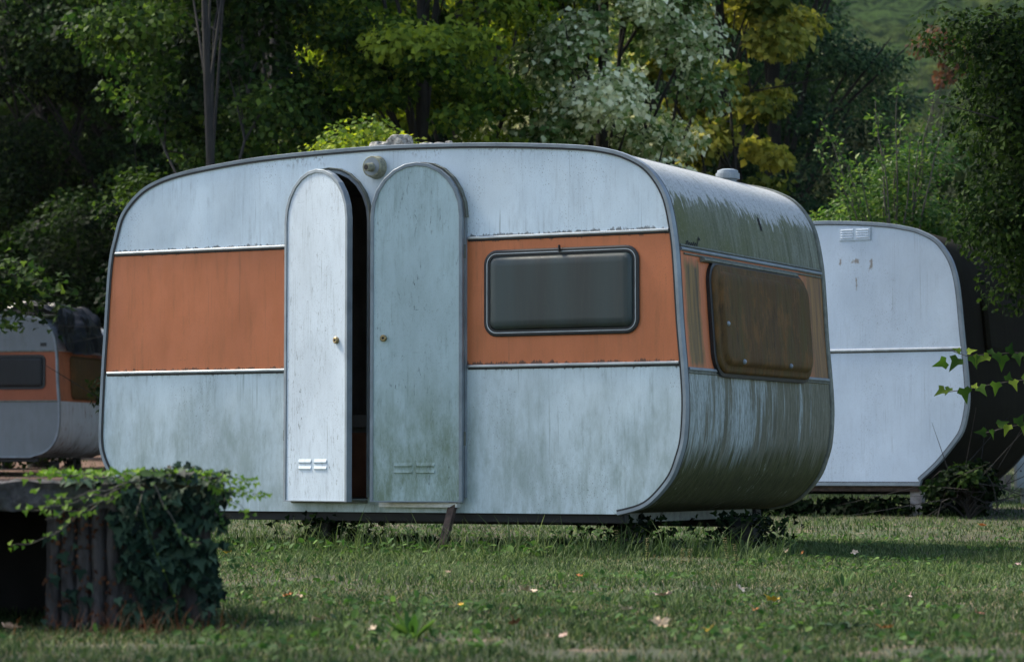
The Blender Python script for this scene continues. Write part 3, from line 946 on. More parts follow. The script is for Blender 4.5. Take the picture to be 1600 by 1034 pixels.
# chassis and rusty post
B2.part('chassis_rail', boxbm(xl2 + .5, r2[-1][0] - .02, .03, .09, zb2 - .05, zb2 - .001, .004), M['rust'])
B2.part('chassis_rail', boxbm(xl2 + .5, r2[-1][0] - .02, W2 - .3, W2 - .22, zb2 - .09, zb2 - .001, .004), M['black'])
xp = f2.side(1428, 780)[0]
bm = boxbm(xp - .045, xp + .045, .05, .058, g2 - .02, zb2 - .04)
boxbm(xp - .045, xp - .037, .058, .12, g2 - .02, zb2 - .04, 0, bm)
boxbm(xp + .037, xp + .045, .058, .12, g2 - .02, zb2 - .04, 0, bm)
B2.part('support_post', bm, M['rustpale'])
B2.part('support_post', boxbm(xp - 2.2, xp - 2.12, .05, .12, g2 - .02, zb2 - .04), M['rustpale'])
B2.part('support_post', boxbm(xp - .05, xp + .05, W2 - .3, W2 - .2, g2 - .02, zb2 - .08), M['black'])

# ============================================================ far caravan on the left
W3 = 2.1
f3 = Frame(90, 34.5, R(13), W3)
px3 = [(0, 492), (40, 494), (58, 497), (70, 504), (79, 514), (84.5, 526), (88.5, 551), (90, 596), (92.6, 638), (91, 672), (84, 692), (70, 706), (52, 712)]
r3 = [f3.side(*p) for p in px3]
zb3 = f3.side(20, 714)[1]
half = catmull(r3, 4) + [(r3[-1][0] - .03, zb3)]
ctr3 = r3[0][0] - .95
left = [(2 * ctr3 - p[0], p[1]) for p in half]
o3 = cleansort(list(reversed(left)) + half)
f3.setprof(o3)
xl3, xr3 = min(p[0] for p in o3), max(p[0] for p in o3)
b3 = f3.C + f3.u * ctr3 + f3.v * W3 / 2
g3 = gz(b3.y)
root3 = empty('caravan', (b3.x, b3.y, g3), -f3.a, 'distant shaded caravan with orange band and black tarp on its roof', 'caravan', 'old caravans parked on the grass')
B3 = BodyG(f3, root3, ctr3, W3 / 2, 1.5); B3.g = g3
zu3 = f3.side(50, 548.5)[1]; zl3 = f3.side(50, 626.5)[1]
wl = rrect(f3.side(-60, 580)[0], f3.side(30, 608)[1], f3.side(71, 580)[0], f3.side(30, 554.5)[1], .07)
wall = plate(o3, [inset(wl, .03)], 0, .028)
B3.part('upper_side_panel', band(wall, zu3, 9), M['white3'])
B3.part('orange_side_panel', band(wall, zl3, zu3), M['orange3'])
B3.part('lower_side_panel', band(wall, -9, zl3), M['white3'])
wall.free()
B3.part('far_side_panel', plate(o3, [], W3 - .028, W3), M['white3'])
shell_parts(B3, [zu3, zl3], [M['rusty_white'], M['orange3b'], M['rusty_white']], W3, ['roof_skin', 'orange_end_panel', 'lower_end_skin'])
B3.part('edge_trim', ring(o3, [(-.018, -.002), (-.018, -.011), (.007, -.011), (.010, 0), (.010, .034), (.002, .038)]), M['alu'])
for z in (zu3, zl3):
    B3.part('side_moulding', strip(xl3 + .05, z, f3.prof(z) - .02, z, .022, -.001, -.010), M['alu_dark'])
sw3 = B3.part('side_window', ring(wl, [(.002, -.001), (.002, -.014), (-.03, -.014), (-.03, .01)]), M['rubber'])
B3.part('pane', bulge(inset(wl, .03), .004, .03), M['pane_dark'], sw3, smooth=True)
ew = rrect(.42, zl3 + .03, 1.75, zu3 - .05, .07)
q = normals2(ew)
bm = bmesh.new()
rows = [[bm.verts.new(f3.E(p[0] - k[0] * a, p[1] - k[1] * a, d)) for p, k in zip(ew, q)] for a, d in ((0, .002), (0, .025), (.02, .04), (.05, .05))]
for a, b in zip(rows[:-1], rows[1:]):
    for i in range(len(ew)): bm.faces.new((a[i], a[(i + 1) % len(ew)], b[(i + 1) % len(ew)], b[i]))
bmesh.ops.triangulate(bm, faces=[bm.faces.new(rows[-1])])
B3.part('end_window', bm, M['pane_end'], smooth=True)
p = f3.side(68, 538)
B3.part('side_reflector', boxbm(p[0] - .04, p[0] + .04, -.012, -.001, p[1] - .022, p[1] + .022, .003), M['rubber'])
B3.part('chassis_rail', boxbm(xl3 + .5, xr3 - .3, .03, .09, zb3 - .06, zb3 - .001, .004), M['black'])
for x_ in (f3.side(68, 730)[0], xl3 + .9):
    B3.part('support_post', boxbm(x_ - .05, x_ + .05, .3, .4, g3 - .02, zb3 - .05, .004), M['black'])
B3.part('support_post', boxbm(xr3 - .6, xr3 - .5, W3 - .4, W3 - .3, g3 - .02, zb3 - .02, .004), M['black'])
# tarp over its roof edge
s = NM('glossy_black_tarp'); n = s.noise(9, detail=5); s.col((.014, .017, .022)); s.rough(.28); s.bump(n, .5, .03)
M['tarp'] = s.m
def path3(v):
    r_ = f3.right
    # walk from the roof to the end just above the band
    i = v * (len(seg) - 1); k = min(int(i), len(seg) - 2); t = i - k
    return (seg[k][0] + (seg[k + 1][0] - seg[k][0]) * t, seg[k][1] + (seg[k + 1][1] - seg[k][1]) * t)
seg = [p for p in f3.right if p[1] > f3.side(88, 556)[1]]
seg = [p for p in seg if p[0] > xr3 - 1.0]
nn = normals2(seg, False)
bm = bmesh.new()
NU, NV = 70, 44
G = []
for i in range(NU + 1):
    row = []
    for j in range(NV + 1):
        u_, v_ = i / NU, j / NV
        i_ = v_ * (len(seg) - 1); k = min(int(i_), len(seg) - 2); t = i_ - k
        x_ = seg[k][0] * (1 - t) + seg[k + 1][0] * t; z_ = seg[k][1] * (1 - t) + seg[k + 1][1] * t
        nx_ = nn[k][0] * (1 - t) + nn[k + 1][0] * t; nz_ = nn[k][1] * (1 - t) + nn[k + 1][1] * t
        y_ = .04 + u_ * 1.5
        fold = abs(noise.noise(Vector((u_ * 9 + v_ * 2, v_ * 2.2, 1.5)))) * .16 + noise.noise(Vector((u_ * 22, v_ * 6, 7))) * .03
        lift = .05 + .09 * math.sin(math.pi * min(1, v_ * 1.3)) + fold
        drop = (.10 * noise.noise(Vector((u_ * 5, 0, 3)))) * v_
        row.append(bm.verts.new(Vector((x_ + nx_ * lift, y_, z_ + nz_ * lift + drop)) - Vector((ctr3, W3 / 2, 0))))
    G.append(row)
for i in range(NU):
    for j in range(NV): bm.faces.new((G[i][j], G[i + 1][j], G[i + 1][j + 1], G[i][j + 1]))
bmesh.ops.solidify(bm, geom=bm.faces[:], thickness=.004)
tp = obj('tarpaulin', bm, M['tarp'], None, True)
tp.location = (b3.x, b3.y, 0); tp.rotation_euler = (0, 0, -f3.a)
tag(tp, 'crumpled glossy black tarp draped over the roof edge of the distant caravan', 'tarpaulin')
# ============================================================ vegetation helpers
rs = np.random.RandomState
def mesh_np(name, V, loops, sizes, vattr=None, mats=(), smooth=False):
    """fast mesh: V (n,3), flat loop indices, face sizes, one value per face"""
    me = bpy.data.meshes.new(name)
    me.vertices.add(len(V)); me.loops.add(len(loops)); me.polygons.add(len(sizes))
    me.vertices.foreach_set('co', np.asarray(V, np.float32).ravel())
    me.loops.foreach_set('vertex_index', np.asarray(loops, np.int32))
    st = np.concatenate([[0], np.cumsum(sizes)[:-1]]).astype(np.int32)
    me.polygons.foreach_set('loop_start', st)
    if vattr is not None:
        a = me.attributes.new('v', 'FLOAT', 'FACE')
        a.data.foreach_set('value', np.asarray(vattr, np.float32))
    me.update(calc_edges=True)
    for m in mats: me.materials.append(m)
    return me
def unit(a): return a / np.maximum(1e-9, np.linalg.norm(a, axis=1, keepdims=True))
def leaf_arrays(P, N, L, Wd, r, shape='kite', D=None, fold=.18):
    """leaves at P with normals N, length L, width Wd; returns V, loops, sizes"""
    n = len(P)
    N = unit(N)
    if D is None: D = r.normal(size=(n, 3))
    D = unit(D - N * (D * N).sum(1, keepdims=True))
    S = np.cross(N, D)
    L = np.broadcast_to(L, (n,))[:, None]; Wd = np.broadcast_to(Wd, (n,))[:, None]
    if shape == 'kite':       # two faces folded on the midrib
        pts = [(0, 0, 0), (.45, .5, fold), (1, 0, -.05), (.45, -.5, fold)]
        V = np.stack([P + D * L * a + S * Wd * b + N * Wd * c for a, b, c in pts], 1)
        idx = np.array([0, 1, 2, 0, 2, 3])
        sz = [3, 3]
    elif shape == 'quad':
        pts = [(0, -.1, 0), (.4, .5, fold), (1, .08, 0), (.55, -.5, fold * .4)]
        V = np.stack([P + D * L * a + S * Wd * b + N * Wd * c for a, b, c in pts], 1)
        idx = np.array([0, 3, 2, 1]); sz = [4]
    elif shape == 'ivy':      # three to five lobes
        pts = [(0, 0, 0), (-.12, .30, .03), (.18, .55, .12), (.36, .26, .06), (1, 0, -.10), (.36, -.26, .06), (.18, -.55, .12), (-.12, -.30, .03), (.30, 0, 0)]
        V = np.stack([P + D * L * a + S * Wd * b + N * Wd * c for a, b, c in pts], 1)
        idx = np.array([0, 8, 1, 2, 1, 8, 3, 2, 8, 4, 3, 8, 5, 4, 8, 6, 5, 8, 7, 6, 8, 0, 7, 8][:]).copy()
        tri = [(0, 1, 8), (1, 2, 8), (2, 3, 8), (3, 4, 8), (4, 5, 8), (5, 6, 8), (6, 7, 8), (7, 0, 8)]
        idx = np.array(tri).ravel(); sz = [3] * 8
    elif shape == 'broad':    # rounded leaf
        pts = [(0, 0, 0), (.2, .36, .06), (.55, .5, .08), (.86, .26, .02), (1, 0, -.06), (.86, -.26, .02), (.55, -.5, .08), (.2, -.36, .06)]
        V = np.stack([P + D * L * a + S * Wd * b + N * Wd * c for a, b, c in pts], 1)
        idx = np.array([0, 1, 2, 3, 4, 0, 4, 5, 6, 7]); sz = [5, 5]
    k = V.shape[1]
    loops = (np.arange(n)[:, None] * k + idx[None]).ravel()
    return V.reshape(-1, 3), loops, np.tile(sz, n), len(sz)
def leaves(name, P, N, L, Wd, r, mat, val, parent=None, shape='kite', D=None):
    V, lo, sz, k = leaf_arrays(P, N, L, Wd, r, shape, D)
    return obj(name, mesh_np(name, V, lo, sz, np.repeat(val, k)), mat, parent)
def branch_tubes(paths, n=6):
    """paths: list of (points, radii) -> one mesh"""
    bm = bmesh.new()
    for p, r_ in paths: tube(p, r_, n, bm, cap=False)
    return bm

LM = {}
LM['green'] = leafmat('mid_green_leaves', (.006, .018, .003), (.045, .095, .014), (.24, .30, .04), .45)
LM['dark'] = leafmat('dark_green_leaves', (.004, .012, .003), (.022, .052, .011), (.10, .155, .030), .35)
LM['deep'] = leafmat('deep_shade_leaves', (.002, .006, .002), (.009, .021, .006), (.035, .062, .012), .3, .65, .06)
LM['silver'] = leafmat('silvery_leaves', (.055, .115, .03), (.20, .27, .09), (.84, .82, .56), .35, .5)
LM['yellow'] = leafmat('yellowing_leaves', (.03, .055, .010), (.15, .17, .030), (.46, .42, .09), .45)
LM['olive'] = leafmat('yellow_green_leaves', (0.0455, 0.0845, 0.0156), (0.1105, 0.169, 0.0286), (0.338, 0.377, 0.0455), .45)
LM['conifer'] = leafmat('blue_green_needles', (.003, .013, .006), (.018, .048, .022), (.07, .125, .045), .25, .7, .1)
LM['birch'] = leafmat('dull_grey_green_leaves', (.03, .045, .022), (.075, .10, .05), (.15, .17, .085), .35)
LM['shrub'] = leafmat('bright_shrub_leaves', (0.027, 0.0648, 0.0162), (.050, .105, .022), (.18, .25, .055), .4, .35)
LM['ivy'] = leafmat('blue_green_ivy', (.002, .006, .004), (.012, .030, .016), (.08, .13, .075), .08, .6, .12)
LM['ivylite'] = leafmat('young_ivy_leaves', (.06, .13, .02), (.14, .26, .03), (.26, .38, .05), .45, .4)
LM['dead'] = leafmat('dead_brown_leaves', (.045, .018, .010), (.11, .045, .022), (.26, .11, .05), .2, .6)
LM['grass'] = leafmat('lawn_grass', (.012, .026, .009), (.052, .088, .028), (.21, .255, .11), .3, .65, .12)
LM['straw'] = leafmat('dry_grass', (.09, .08, .04), (.18, .155, .08), (.36, .32, .19), .3, .7, .1)
LM['weed'] = leafmat('broad_weeds', (.018, .050, .012), (.050, .110, .024), (.14, .23, .055), .3, .6, .12)
BK = bark('dark_bark', (.032, .027, .022))
BKP = bark('pale_birch_bark', (.42, .40, .36))
BKG = bark('grey_bark', (.11, .10, .075))

def tree(name, label, X, Y, h, cz0, rx, ry, ncl, per, size, mat, seed, tr=.12, lean=(0, 0), cat='tree', group=None, clr=(.35, .7), flat=.6, bk=None, bias=.5, vspread=.22, limbs=18, cx=0, cy=0, droop=0., shape='quad', aspect=.75, trunkvis=True, tip=0., lf=.06, shell=.35, trunk_pts=None):
    r = rs(seed)
    zg = gz(Y, X)
    root = empty(name, (X, Y, zg), 0, label, cat, group)
    # trunk
    top = h * .86
    n = 9
    tp = []
    for i in range(n + 1):
        t = i / n
        tp.append(Vector((lean[0] * t * top + .10 * tr * 10 * math.sin(t * 5 + seed) * t * .35, lean[1] * t * top, t * top - .1)))
    paths = [(tp, [tr * (1.25 if i == 0 else 1) * (1 - .85 * i / n) + .006 for i in range(n + 1)])]
    # clump centres: in an uneven ellipsoid shell
    cen = []
    cz = (cz0 + h) / 2; rz = (h - cz0) / 2
    while len(cen) < ncl:
        d = r.normal(size=3); d /= np.linalg.norm(d)
        rad = shell + (1 - shell) * r.rand() ** .55
        k = 1 + .22 * math.sin(3 * math.atan2(d[1], d[0]) + seed) + .12 * math.sin(5 * d[2] + seed * 2)
        p = np.array([d[0] * rx * rad * k + cx + lean[0] * cz, d[1] * ry * rad * k + cy + lean[1] * cz, cz + d[2] * rz * rad])
        if tip and p[2] > cz: p[:2] *= 1 - tip * (p[2] - cz) / rz
        if p[2] < .15: continue
        cen.append(p)
    cen = np.array(cen)
    order = r.permutation(ncl)
    for i in order[:limbs]:
        c = Vector(cen[i])
        t = max(.12, min(.95, (c.z / top) * r.uniform(.45, .8)))
        a = tp[int(t * n)]
        mid = (a + c) / 2 + Vector((r.normal() * .15, r.normal() * .15, .18 * (c - a).length * .6))
        r0 = max(.008, tr * (1 - .85 * t) * .5)
        paths.append(([a, (a + mid) / 2 + Vector((0, 0, .03)), mid, (mid + c) / 2 + Vector((0, 0, .05)), c], [r0, r0 * .8, r0 * .6, r0 * .4, r0 * .2]))
        for q in range(2):
            e = c + Vector(r.normal(size=3) * .4)
            paths.append(([mid, (mid + e) / 2, e], [r0 * .5, r0 * .35, r0 * .12]))
    obj('trunk', branch_tubes(paths), bk or BK, root, True)
    cr = r.uniform(clr[0], clr[1], ncl)
    cnt = (per * (cr / cr.mean()) ** 2).astype(int)
    ids = np.repeat(np.arange(ncl), cnt)
    m = len(ids)
    g = r.normal(size=(m, 3)); g = unit(g) * (r.rand(m, 1) ** .45)
    off = g * cr[ids][:, None] * np.array([1, 1, flat])
    off[:, 2] -= droop * (off[:, 0] ** 2 + off[:, 1] ** 2) / cr[ids]
    P = cen[ids] + off
    out = unit(np.stack([P[:, 0] - cx - lean[0] * cz, P[:, 1] - cy, (P[:, 2] - cz) * .6], 1))
    N = out * .45 + g * .5 + np.array([0, 0, .6]) + r.normal(size=(m, 3)) * .55
    D = g * .8 + r.normal(size=(m, 3)) * .7 + np.array([0, 0, -.35])
    cv = np.clip(r.normal(bias, vspread, ncl), 0, 1)
    val = np.clip(cv[ids] + r.normal(0, .20, m) + .35 * (r.rand(m) < lf), 0, 1)
    sz = size * r.uniform(.65, 1.25, m)
    leaves('crown', P, N, sz, sz * aspect, r, mat, val, root, shape, D)
    return root

def shoots(name, label, X, Y, zb_, tips, mat, seed, leaf=.05, per=55, r0=.008, cat='shrub', group=None, spread=.05, bk=None):
    """arching leafy shoots from a base point to tips (world points)"""
    r = rs(seed)
    root = empty(name, (X, Y, zb_), 0, label, cat, group)
    paths, PP, DD = [], [], []
    for tpt in tips:
        a = Vector((r.normal() * .06, r.normal() * .06, 0)); c = Vector(tpt) - Vector((X, Y, zb_))
        pts = []
        for i in range(9):
            t = i / 8
            p = a.lerp(c, t) + Vector((0, 0, .10 * c.length * math.sin(math.pi * t))) + Vector(r.normal(size=3) * .012)
            pts.append(p)
        paths.append((pts, [r0 * (1 - .8 * i / 8) + .001 for i in range(9)]))
        for k in range(per):
            t = .12 + .88 * r.rand(); i = min(int(t * 8), 7); f = t * 8 - i
            p = pts[i].lerp(pts[i + 1], f)
            o_ = r.normal(size=3) * spread * (1.3 - t)
            PP.append(np.array(p) + o_); DD.append(o_ + r.normal(size=3) * .02 + np.array([0, 0, .01]))
    obj('stem', branch_tubes(paths, 5), bk or BKG, root, True)
    P = np.array(PP); m = len(P)
    N = r.normal(size=(m, 3)) * .6 + np.array([0, -.2, .8])
    sz = leaf * r.uniform(.6, 1.2, m)
    leaves('foliage', P, N, sz, sz * .6, r, mat, np.clip(r.normal(.55, .25, m), 0, 1), root, 'kite', np.array(DD))
    return root

# ============================================================ ground
s = NM('earth_and_thatch')
n1 = s.noise(.5, detail=5); n2 = s.noise(16, detail=5, rough=.7); n3 = s.noise(3, detail=4)
c = s.mix(s.rng(n2, .35, .65), (.022, .024, .010), (.065, .060, .028))
c = s.mix(s.rng(n1, .42, .62), c, s.mix(n2, (.03, .045, .012), (.06, .085, .028)))
c = s.mix(s.rng(s.math('ADD', n3, s.math('MULTIPLY', n1, .3)), .74, .80), c, (.16, .115, .075))
# leaf litter under the trees beyond the far caravan
sp = s.sep()
ll = s.math('MULTIPLY', s.rng(sp[1], 24, 30), s.rng(sp[0], -1.0, -3.5))
c = s.mix(ll, c, s.mix(n2, (.07, .035, .022), (.16, .085, .055)))
s.col(c); s.rough(.95); s.bump(n2, .6, .02)
M['earth'] = s.m
ys = np.concatenate([np.arange(-6, 26, .25), np.arange(26, 60, 1.), np.arange(60, 260, 10.), np.arange(260, 1500, 60.)])
xs = np.concatenate([np.arange(-900, -60, 60.), np.arange(-60, -8, 2.), np.arange(-8, 8, .25), np.arange(8, 60, 2.), np.arange(60, 901, 60.)])
V = np.array([(x, y, gz(y, x)) for y in ys for x in xs])
nx, ny = len(xs), len(ys)
I = (np.arange(ny - 1)[:, None] * nx + np.arange(nx - 1)[None]).ravel()
loops = np.stack([I, I + 1, I + 1 + nx, I + nx], 1).ravel()
tag(obj('ground', mesh_np('ground', V, loops, np.full(len(I), 4)), M['earth'], smooth=True), 'grassy ground of the clearing', None, None, 'structure')

# ------------------------------------------------------------ grass
def fbm(x, y, k=1.0, sd=0):
    v = 0; a = 1
    for i in range(4):
        f = k * 1.9 ** i
        v = v + a * np.sin(x * f * 1.7 + 1.3 * i + sd + 1.8 * np.sin(y * f * .9 + i)) * np.sin(y * f * 1.3 + 2.1 * i + sd * 2 + 1.5 * np.sin(x * f * .8 - i))
        a *= .6
    return v / 2
def gzv(X, Y):
    g = np.where(Y < 15.5, 0, np.where(Y < 60, .0175 * (Y - 15.5), .0175 * 44.5 + (Y - 60) * .01))
    return g + .012 * np.sin(X * 2.1 + Y * .7) * np.sin(Y * 1.3 + .4)
def blades(n, y0, y1, seed, hmul=1., wmul=1., xw=(.21, 1.0)):
    r = rs(seed)
    Y = y0 + (y1 - y0) * r.rand(n) ** .9
    X = (r.rand(n) * 2 - 1) * (xw[0] * Y + xw[1])
    return X, Y, r
def inside_caravan(X, Y):
    rx_, ry_ = X - f1.C.x, Y - f1.C.y
    a = rx_ * f1.u.x + ry_ * f1.u.y; b = rx_ * f1.v.x + ry_ * f1.v.y
    return (a > xl + .35) & (a < xr - .3) & (b > .18) & (b < W1 - .25)
def localside(X, Y):
    rx_, ry_ = X - f1.C.x, Y - f1.C.y
    return rx_ * f1.u.x + ry_ * f1.u.y, rx_ * f1.v.x + ry_ * f1.v.y
def grass_mesh(name, X, Y, hgt, wid, r, val, mat, bendk=.5):
    n = len(X)
    Z = gzv(X, Y) - .004
    ang = r.rand(n) * 6.283
    d = np.stack([np.cos(ang), np.sin(ang), np.zeros(n)], 1)
    side = np.stack([-d[:, 1], d[:, 0], np.zeros(n)], 1)
    B = np.stack([X, Y, Z], 1)
    bend = (hgt * bendk * r.uniform(.2, 1.5, n))[:, None]
    h = hgt[:, None]; w_ = wid[:, None]
    up = np.array([[0, 0, 1.]])
    m1 = B + up * h * .55 + d * bend * .35
    tp_ = B + up * h * .95 + d * bend
    V = np.stack([B - side * w_ * .5, B + side * w_ * .5, m1 + side * w_ * .42, m1 - side * w_ * .42, tp_], 1).reshape(-1, 3)
    k = np.arange(n)[:, None] * 5
    loops = np.concatenate([k + 0, k + 1, k + 2, k + 3, k + 3, k + 2, k + 4], 1).ravel()
    sz = np.tile([4, 3], n)
    return mesh_np(name, V, loops, sz, np.repeat(val, 2))
parts_ = []
acc = []
for n_, y0, y1, sd in ((95000, 5.2, 9.5, 1), (120000, 9.5, 16, 2), (60000, 16, 27, 3), (26000, 27, 48, 4)):
    X, Y, r = blades(n_, y0, y1, sd)
    q_ = fbm(X, Y, .9, 1)
    bare = fbm(X, Y, 1.5, 5)
    keep = ~inside_caravan(X, Y) & ~((bare > .50) & (r.rand(len(X)) < .75) & (Y < 13)) & ~(((((X - .25) / .22) ** 2 + ((Y - 6.55) / .16) ** 2 < 1) | (((X - 1.05) / .22) ** 2 + ((Y - 6.5) / .2) ** 2 < 1) | (((X + .95) / .25) ** 2 + ((Y - 6.75) / .12) ** 2 < 1)) & (r.rand(len(X)) < .88)) & ~((X < -2.6) & (Y > 27) & (r.rand(len(X)) < .8))
    X, Y, q_ = X[keep], Y[keep], q_[keep]
    a_, b_ = localside(X, Y)
    near_side = np.exp(-((b_ + .15) / .22) ** 2) * ((a_ > xl - .3) & (a_ < xr + .6))
    tuft = np.clip(fbm(X, Y, 3.2, 9), 0, 1)
    h_ = (.010 + .018 * r.rand(len(X)) + .034 * tuft ** 1.5 + .13 * near_side * r.rand(len(X)) ** 3 + .02 * near_side + .012 * (q_ > .2)) * (1 + .4 * (r.rand(len(X)) < .06)) * (1 + .25 * (Y > 13))
    wd = (.0030 + .0028 * r.rand(len(X))) * (1 + np.clip((Y - 9) * .06, 0, 2))
    val = np.clip(.42 + .22 * q_ + r.normal(0, .22, len(X)) + .12 * (fbm(X, Y, .5, 3)), 0, 1)
    acc.append((X, Y, h_, wd, val, r))
X = np.concatenate([a[0] for a in acc]); Y = np.concatenate([a[1] for a in acc]); h_ = np.concatenate([a[2] for a in acc]); wd = np.concatenate([a[3] for a in acc]); val = np.concatenate([a[4] for a in acc])
r = rs(77)
tag(obj('grass', grass_mesh('grass', X, Y, h_, wd, r, val, None, .8), LM['grass']), 'short green grass covering the clearing', 'grass', None, 'stuff')
# dry straw among the green
n_ = 75000
X, Y, r = blades(n_, 5.2, 20, 12)
a_, b_ = localside(X, Y)
keep = ~inside_caravan(X, Y) & (fbm(X, Y, .8, 4) + r.normal(0, .35, n_) > -.25)
X, Y = X[keep], Y[keep]
tag(obj('dry_grass', grass_mesh('dry_grass', X, Y, .008 + .020 * r.rand(len(X)), .0022 + .0018 * r.rand(len(X)), r, np.clip(r.normal(.4, .3, len(X)), 0, 1), None, 2.2), LM['straw']), 'dry straw coloured blades mixed into the lawn', 'grass', None, 'stuff')
# broad low weeds and clover
n_ = 62000
X, Y, r = blades(n_, 5.3, 18, 21)
a_, b_ = localside(X, Y)
near_side = np.exp(-((b_ + .30) / .30) ** 2) * ((a_ > xl + .4) & (a_ < xr - .5))
far_side = ((b_ > W1 - .3) & (b_ < W1 + .8) & (a_ > xl) & (a_ < xr))
p_ = np.clip(fbm(X, Y, 1.7, 14) * 1.1 + .05, 0, 1) + near_side * .8 + far_side * .3
keep = ~inside_caravan(X, Y) & (r.rand(n_) < p_)
X, Y, near_side = X[keep], Y[keep], near_side[keep]
m = len(X)
Z = gzv(X, Y) + r.rand(m) * (.022 + .05 * near_side)
P = np.stack([X, Y, Z], 1)
sz = (.016 + .016 * r.rand(m)) * (1 + .7 * near_side)
tag(leaves('ground_cover', P, r.normal(size=(m, 3)) * .45 + np.array([0, -.15, .9]), sz, sz * .7, r, LM['weed'], np.clip(r.normal(.45, .25, m), 0, 1), None, 'broad'), 'small broad leaved weeds and clover spread through the lawn', 'weeds', None, 'stuff')
# ivy creeping under the near caravan, shade put into its near-black leaf colour
r = rs(31)
m = 3200
a_ = r.uniform(xl + .75, xr - .2, m); b_ = .14 + np.abs(r.normal(0, .10, m))
clump = fbm(a_ * 2.2, b_ * 0, 1.6, 2)
post = np.zeros(m)
for px_, t_ in ((512, .14), (985, .30), (1165, 1.05)):
    k_, _b = ray(px_, 830)
    x_ = (k_ * (f1.C.y + t_ * f1.v.y) - (f1.C.x + t_ * f1.v.x)) / (f1.u.x - k_ * f1.u.y)
    n3_ = 420
    a_ = np.concatenate([a_, r.normal(x_, .11, n3_)]); b_ = np.concatenate([b_, r.normal(t_, .09, n3_)]); post = np.concatenate([post, np.ones(n3_)])
clump = fbm(a_ * 2.2, b_ * 0, 1.6, 2)
m = len(a_)
zt = np.where(post > 0, .20 * r.rand(m), (.035 + .045 * np.clip(clump + .4, 0, 1)) * r.rand(m))
XY = np.array([f1.C.x, f1.C.y])[None] + a_[:, None] * np.array([f1.u.x, f1.u.y]) + b_[:, None] * np.array([f1.v.x, f1.v.y])
P = np.stack([XY[:, 0], XY[:, 1], zt + .004], 1)
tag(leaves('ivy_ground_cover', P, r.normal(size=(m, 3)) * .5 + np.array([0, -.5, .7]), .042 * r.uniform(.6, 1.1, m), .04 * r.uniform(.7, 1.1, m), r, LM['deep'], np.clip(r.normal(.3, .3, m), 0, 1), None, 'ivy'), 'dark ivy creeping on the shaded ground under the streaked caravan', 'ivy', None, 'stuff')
# ivy leaves under the white caravan
m = 1800
a_ = r.uniform(-3.0, .1, m); b_ = r.normal(.15, .1, m)
XY = np.array([f2.C.x, f2.C.y])[None] + a_[:, None] * np.array([f2.u.x, f2.u.y]) + b_[:, None] * np.array([f2.v.x, f2.v.y])
P = np.stack([XY[:, 0], XY[:, 1], gzv(XY[:, 0], XY[:, 1]) + r.rand(m) * .11], 1)
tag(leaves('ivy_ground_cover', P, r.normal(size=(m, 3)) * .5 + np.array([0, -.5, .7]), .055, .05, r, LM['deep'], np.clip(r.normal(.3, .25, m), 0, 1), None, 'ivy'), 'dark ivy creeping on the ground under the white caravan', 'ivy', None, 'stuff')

# single plants ------------------------------------------------------
def rosette(name, label, px, py, n, L, W_, up, mat, seed, cat='weed', shape='broad', rnd=.2):
    r = rs(seed)
    g = ground_at(px, py)
    root = empty(name, g, 0, label, cat)
    a = r.rand(n) * 6.283
    D = np.stack([np.cos(a), np.sin(a), up * r.uniform(.5, 1.5, n)], 1)
    P = np.stack([np.cos(a) * .01, np.sin(a) * .01, np.zeros(n) + .004], 1)
    N = np.stack([-np.cos(a) * up, -np.sin(a) * up, np.ones(n)], 1) + r.normal(size=(n, 3)) * rnd
    leaves('leaf_cluster', P, N, L * r.uniform(.6, 1.2, n), W_ * r.uniform(.7, 1.2, n), r, mat, np.clip(r.normal(.6, .2, n), 0, 1), root, shape, D)
    return root
rosette('dandelion', 'bright green dandelion tuft with toothed leaves in the near grass below the left door', 645, 1000, 26, .095, .022, .9, LM['weed'], 5)
rosette('plantain', 'flat broad leaved plantain low in the lawn at bottom centre', 760, 1015, 10, .05, .025, .4, LM['weed'], 6)
rosette('bluish_weed', 'bluish flat weed rosette in the lawn near bottom right', 1320, 985, 18, .06, .025, .35, LM['ivy'], 7)
rosette('dock_plant', 'large leaved dock plant at the foot of the rusty stay', 745, 868, 12, .10, .045, .8, LM['weed'], 8)
rosette('sprout', 'pale green sprout standing upright in the grass right of the planter', 1318, 920, 9, .07, .015, 1.8, LM['weed'], 9)['label'] = 'thin upright green sprout in the lawn below the white caravan'
# upright whorled stalks in front of the support
def stalk(px, py, h, seed, label):
    r = rs(seed)
    g = ground_at(px, py)
    root = empty('whorled_stalk', g, 0, label, 'weed', 'whorled stalks before the caravan')
    lean = r.normal(0, .08)
    pts = [Vector((lean * h * t, 0, h * t)) for t in (0, .3, .6, 1)]
    obj('stem', branch_tubes([(pts, [.0018, .0016, .0012, .0006])], 5), LM['weed'], root)
    P, D = [], []
    for k in range(9):
        t = .22 + .76 * k / 9
        for j in range(7):
            a = r.rand() * 6.28
            P.append((lean * h * t, 0, h * t)); D.append((math.cos(a), math.sin(a), -.1))
    P, D = np.array(P), np.array(D); m = len(P)
    leaves('whorl', P, np.tile([[0, 0, 1.]], (m, 1)) + r.normal(size=(m, 3)) * .2, .013, .005, r, LM['straw'], r.rand(m) * .6 + .2, root, 'kite', D)
for i, (px_, py_, h_, lb) in enumerate(((968, 868, .14, 'tall pale whorled stalk at the ivied support, leftmost of the stalks'), (1012, 880, .13, 'whorled stalk rising before the dark gap under the caravan belly'), (1066, 885, .09, 'short whorled stalk in the middle of the row below the caravan'), (1078, 884, .085, 'short whorled stalk just right of its twin below the caravan'), (1138, 880, .13, 'tall whorled stalk before the rightmost ivied support'), (1152, 884, .11, 'whorled stalk at the right end of the row before the support'))):
    stalk(px_, py_, h_, 50 + i, lb)

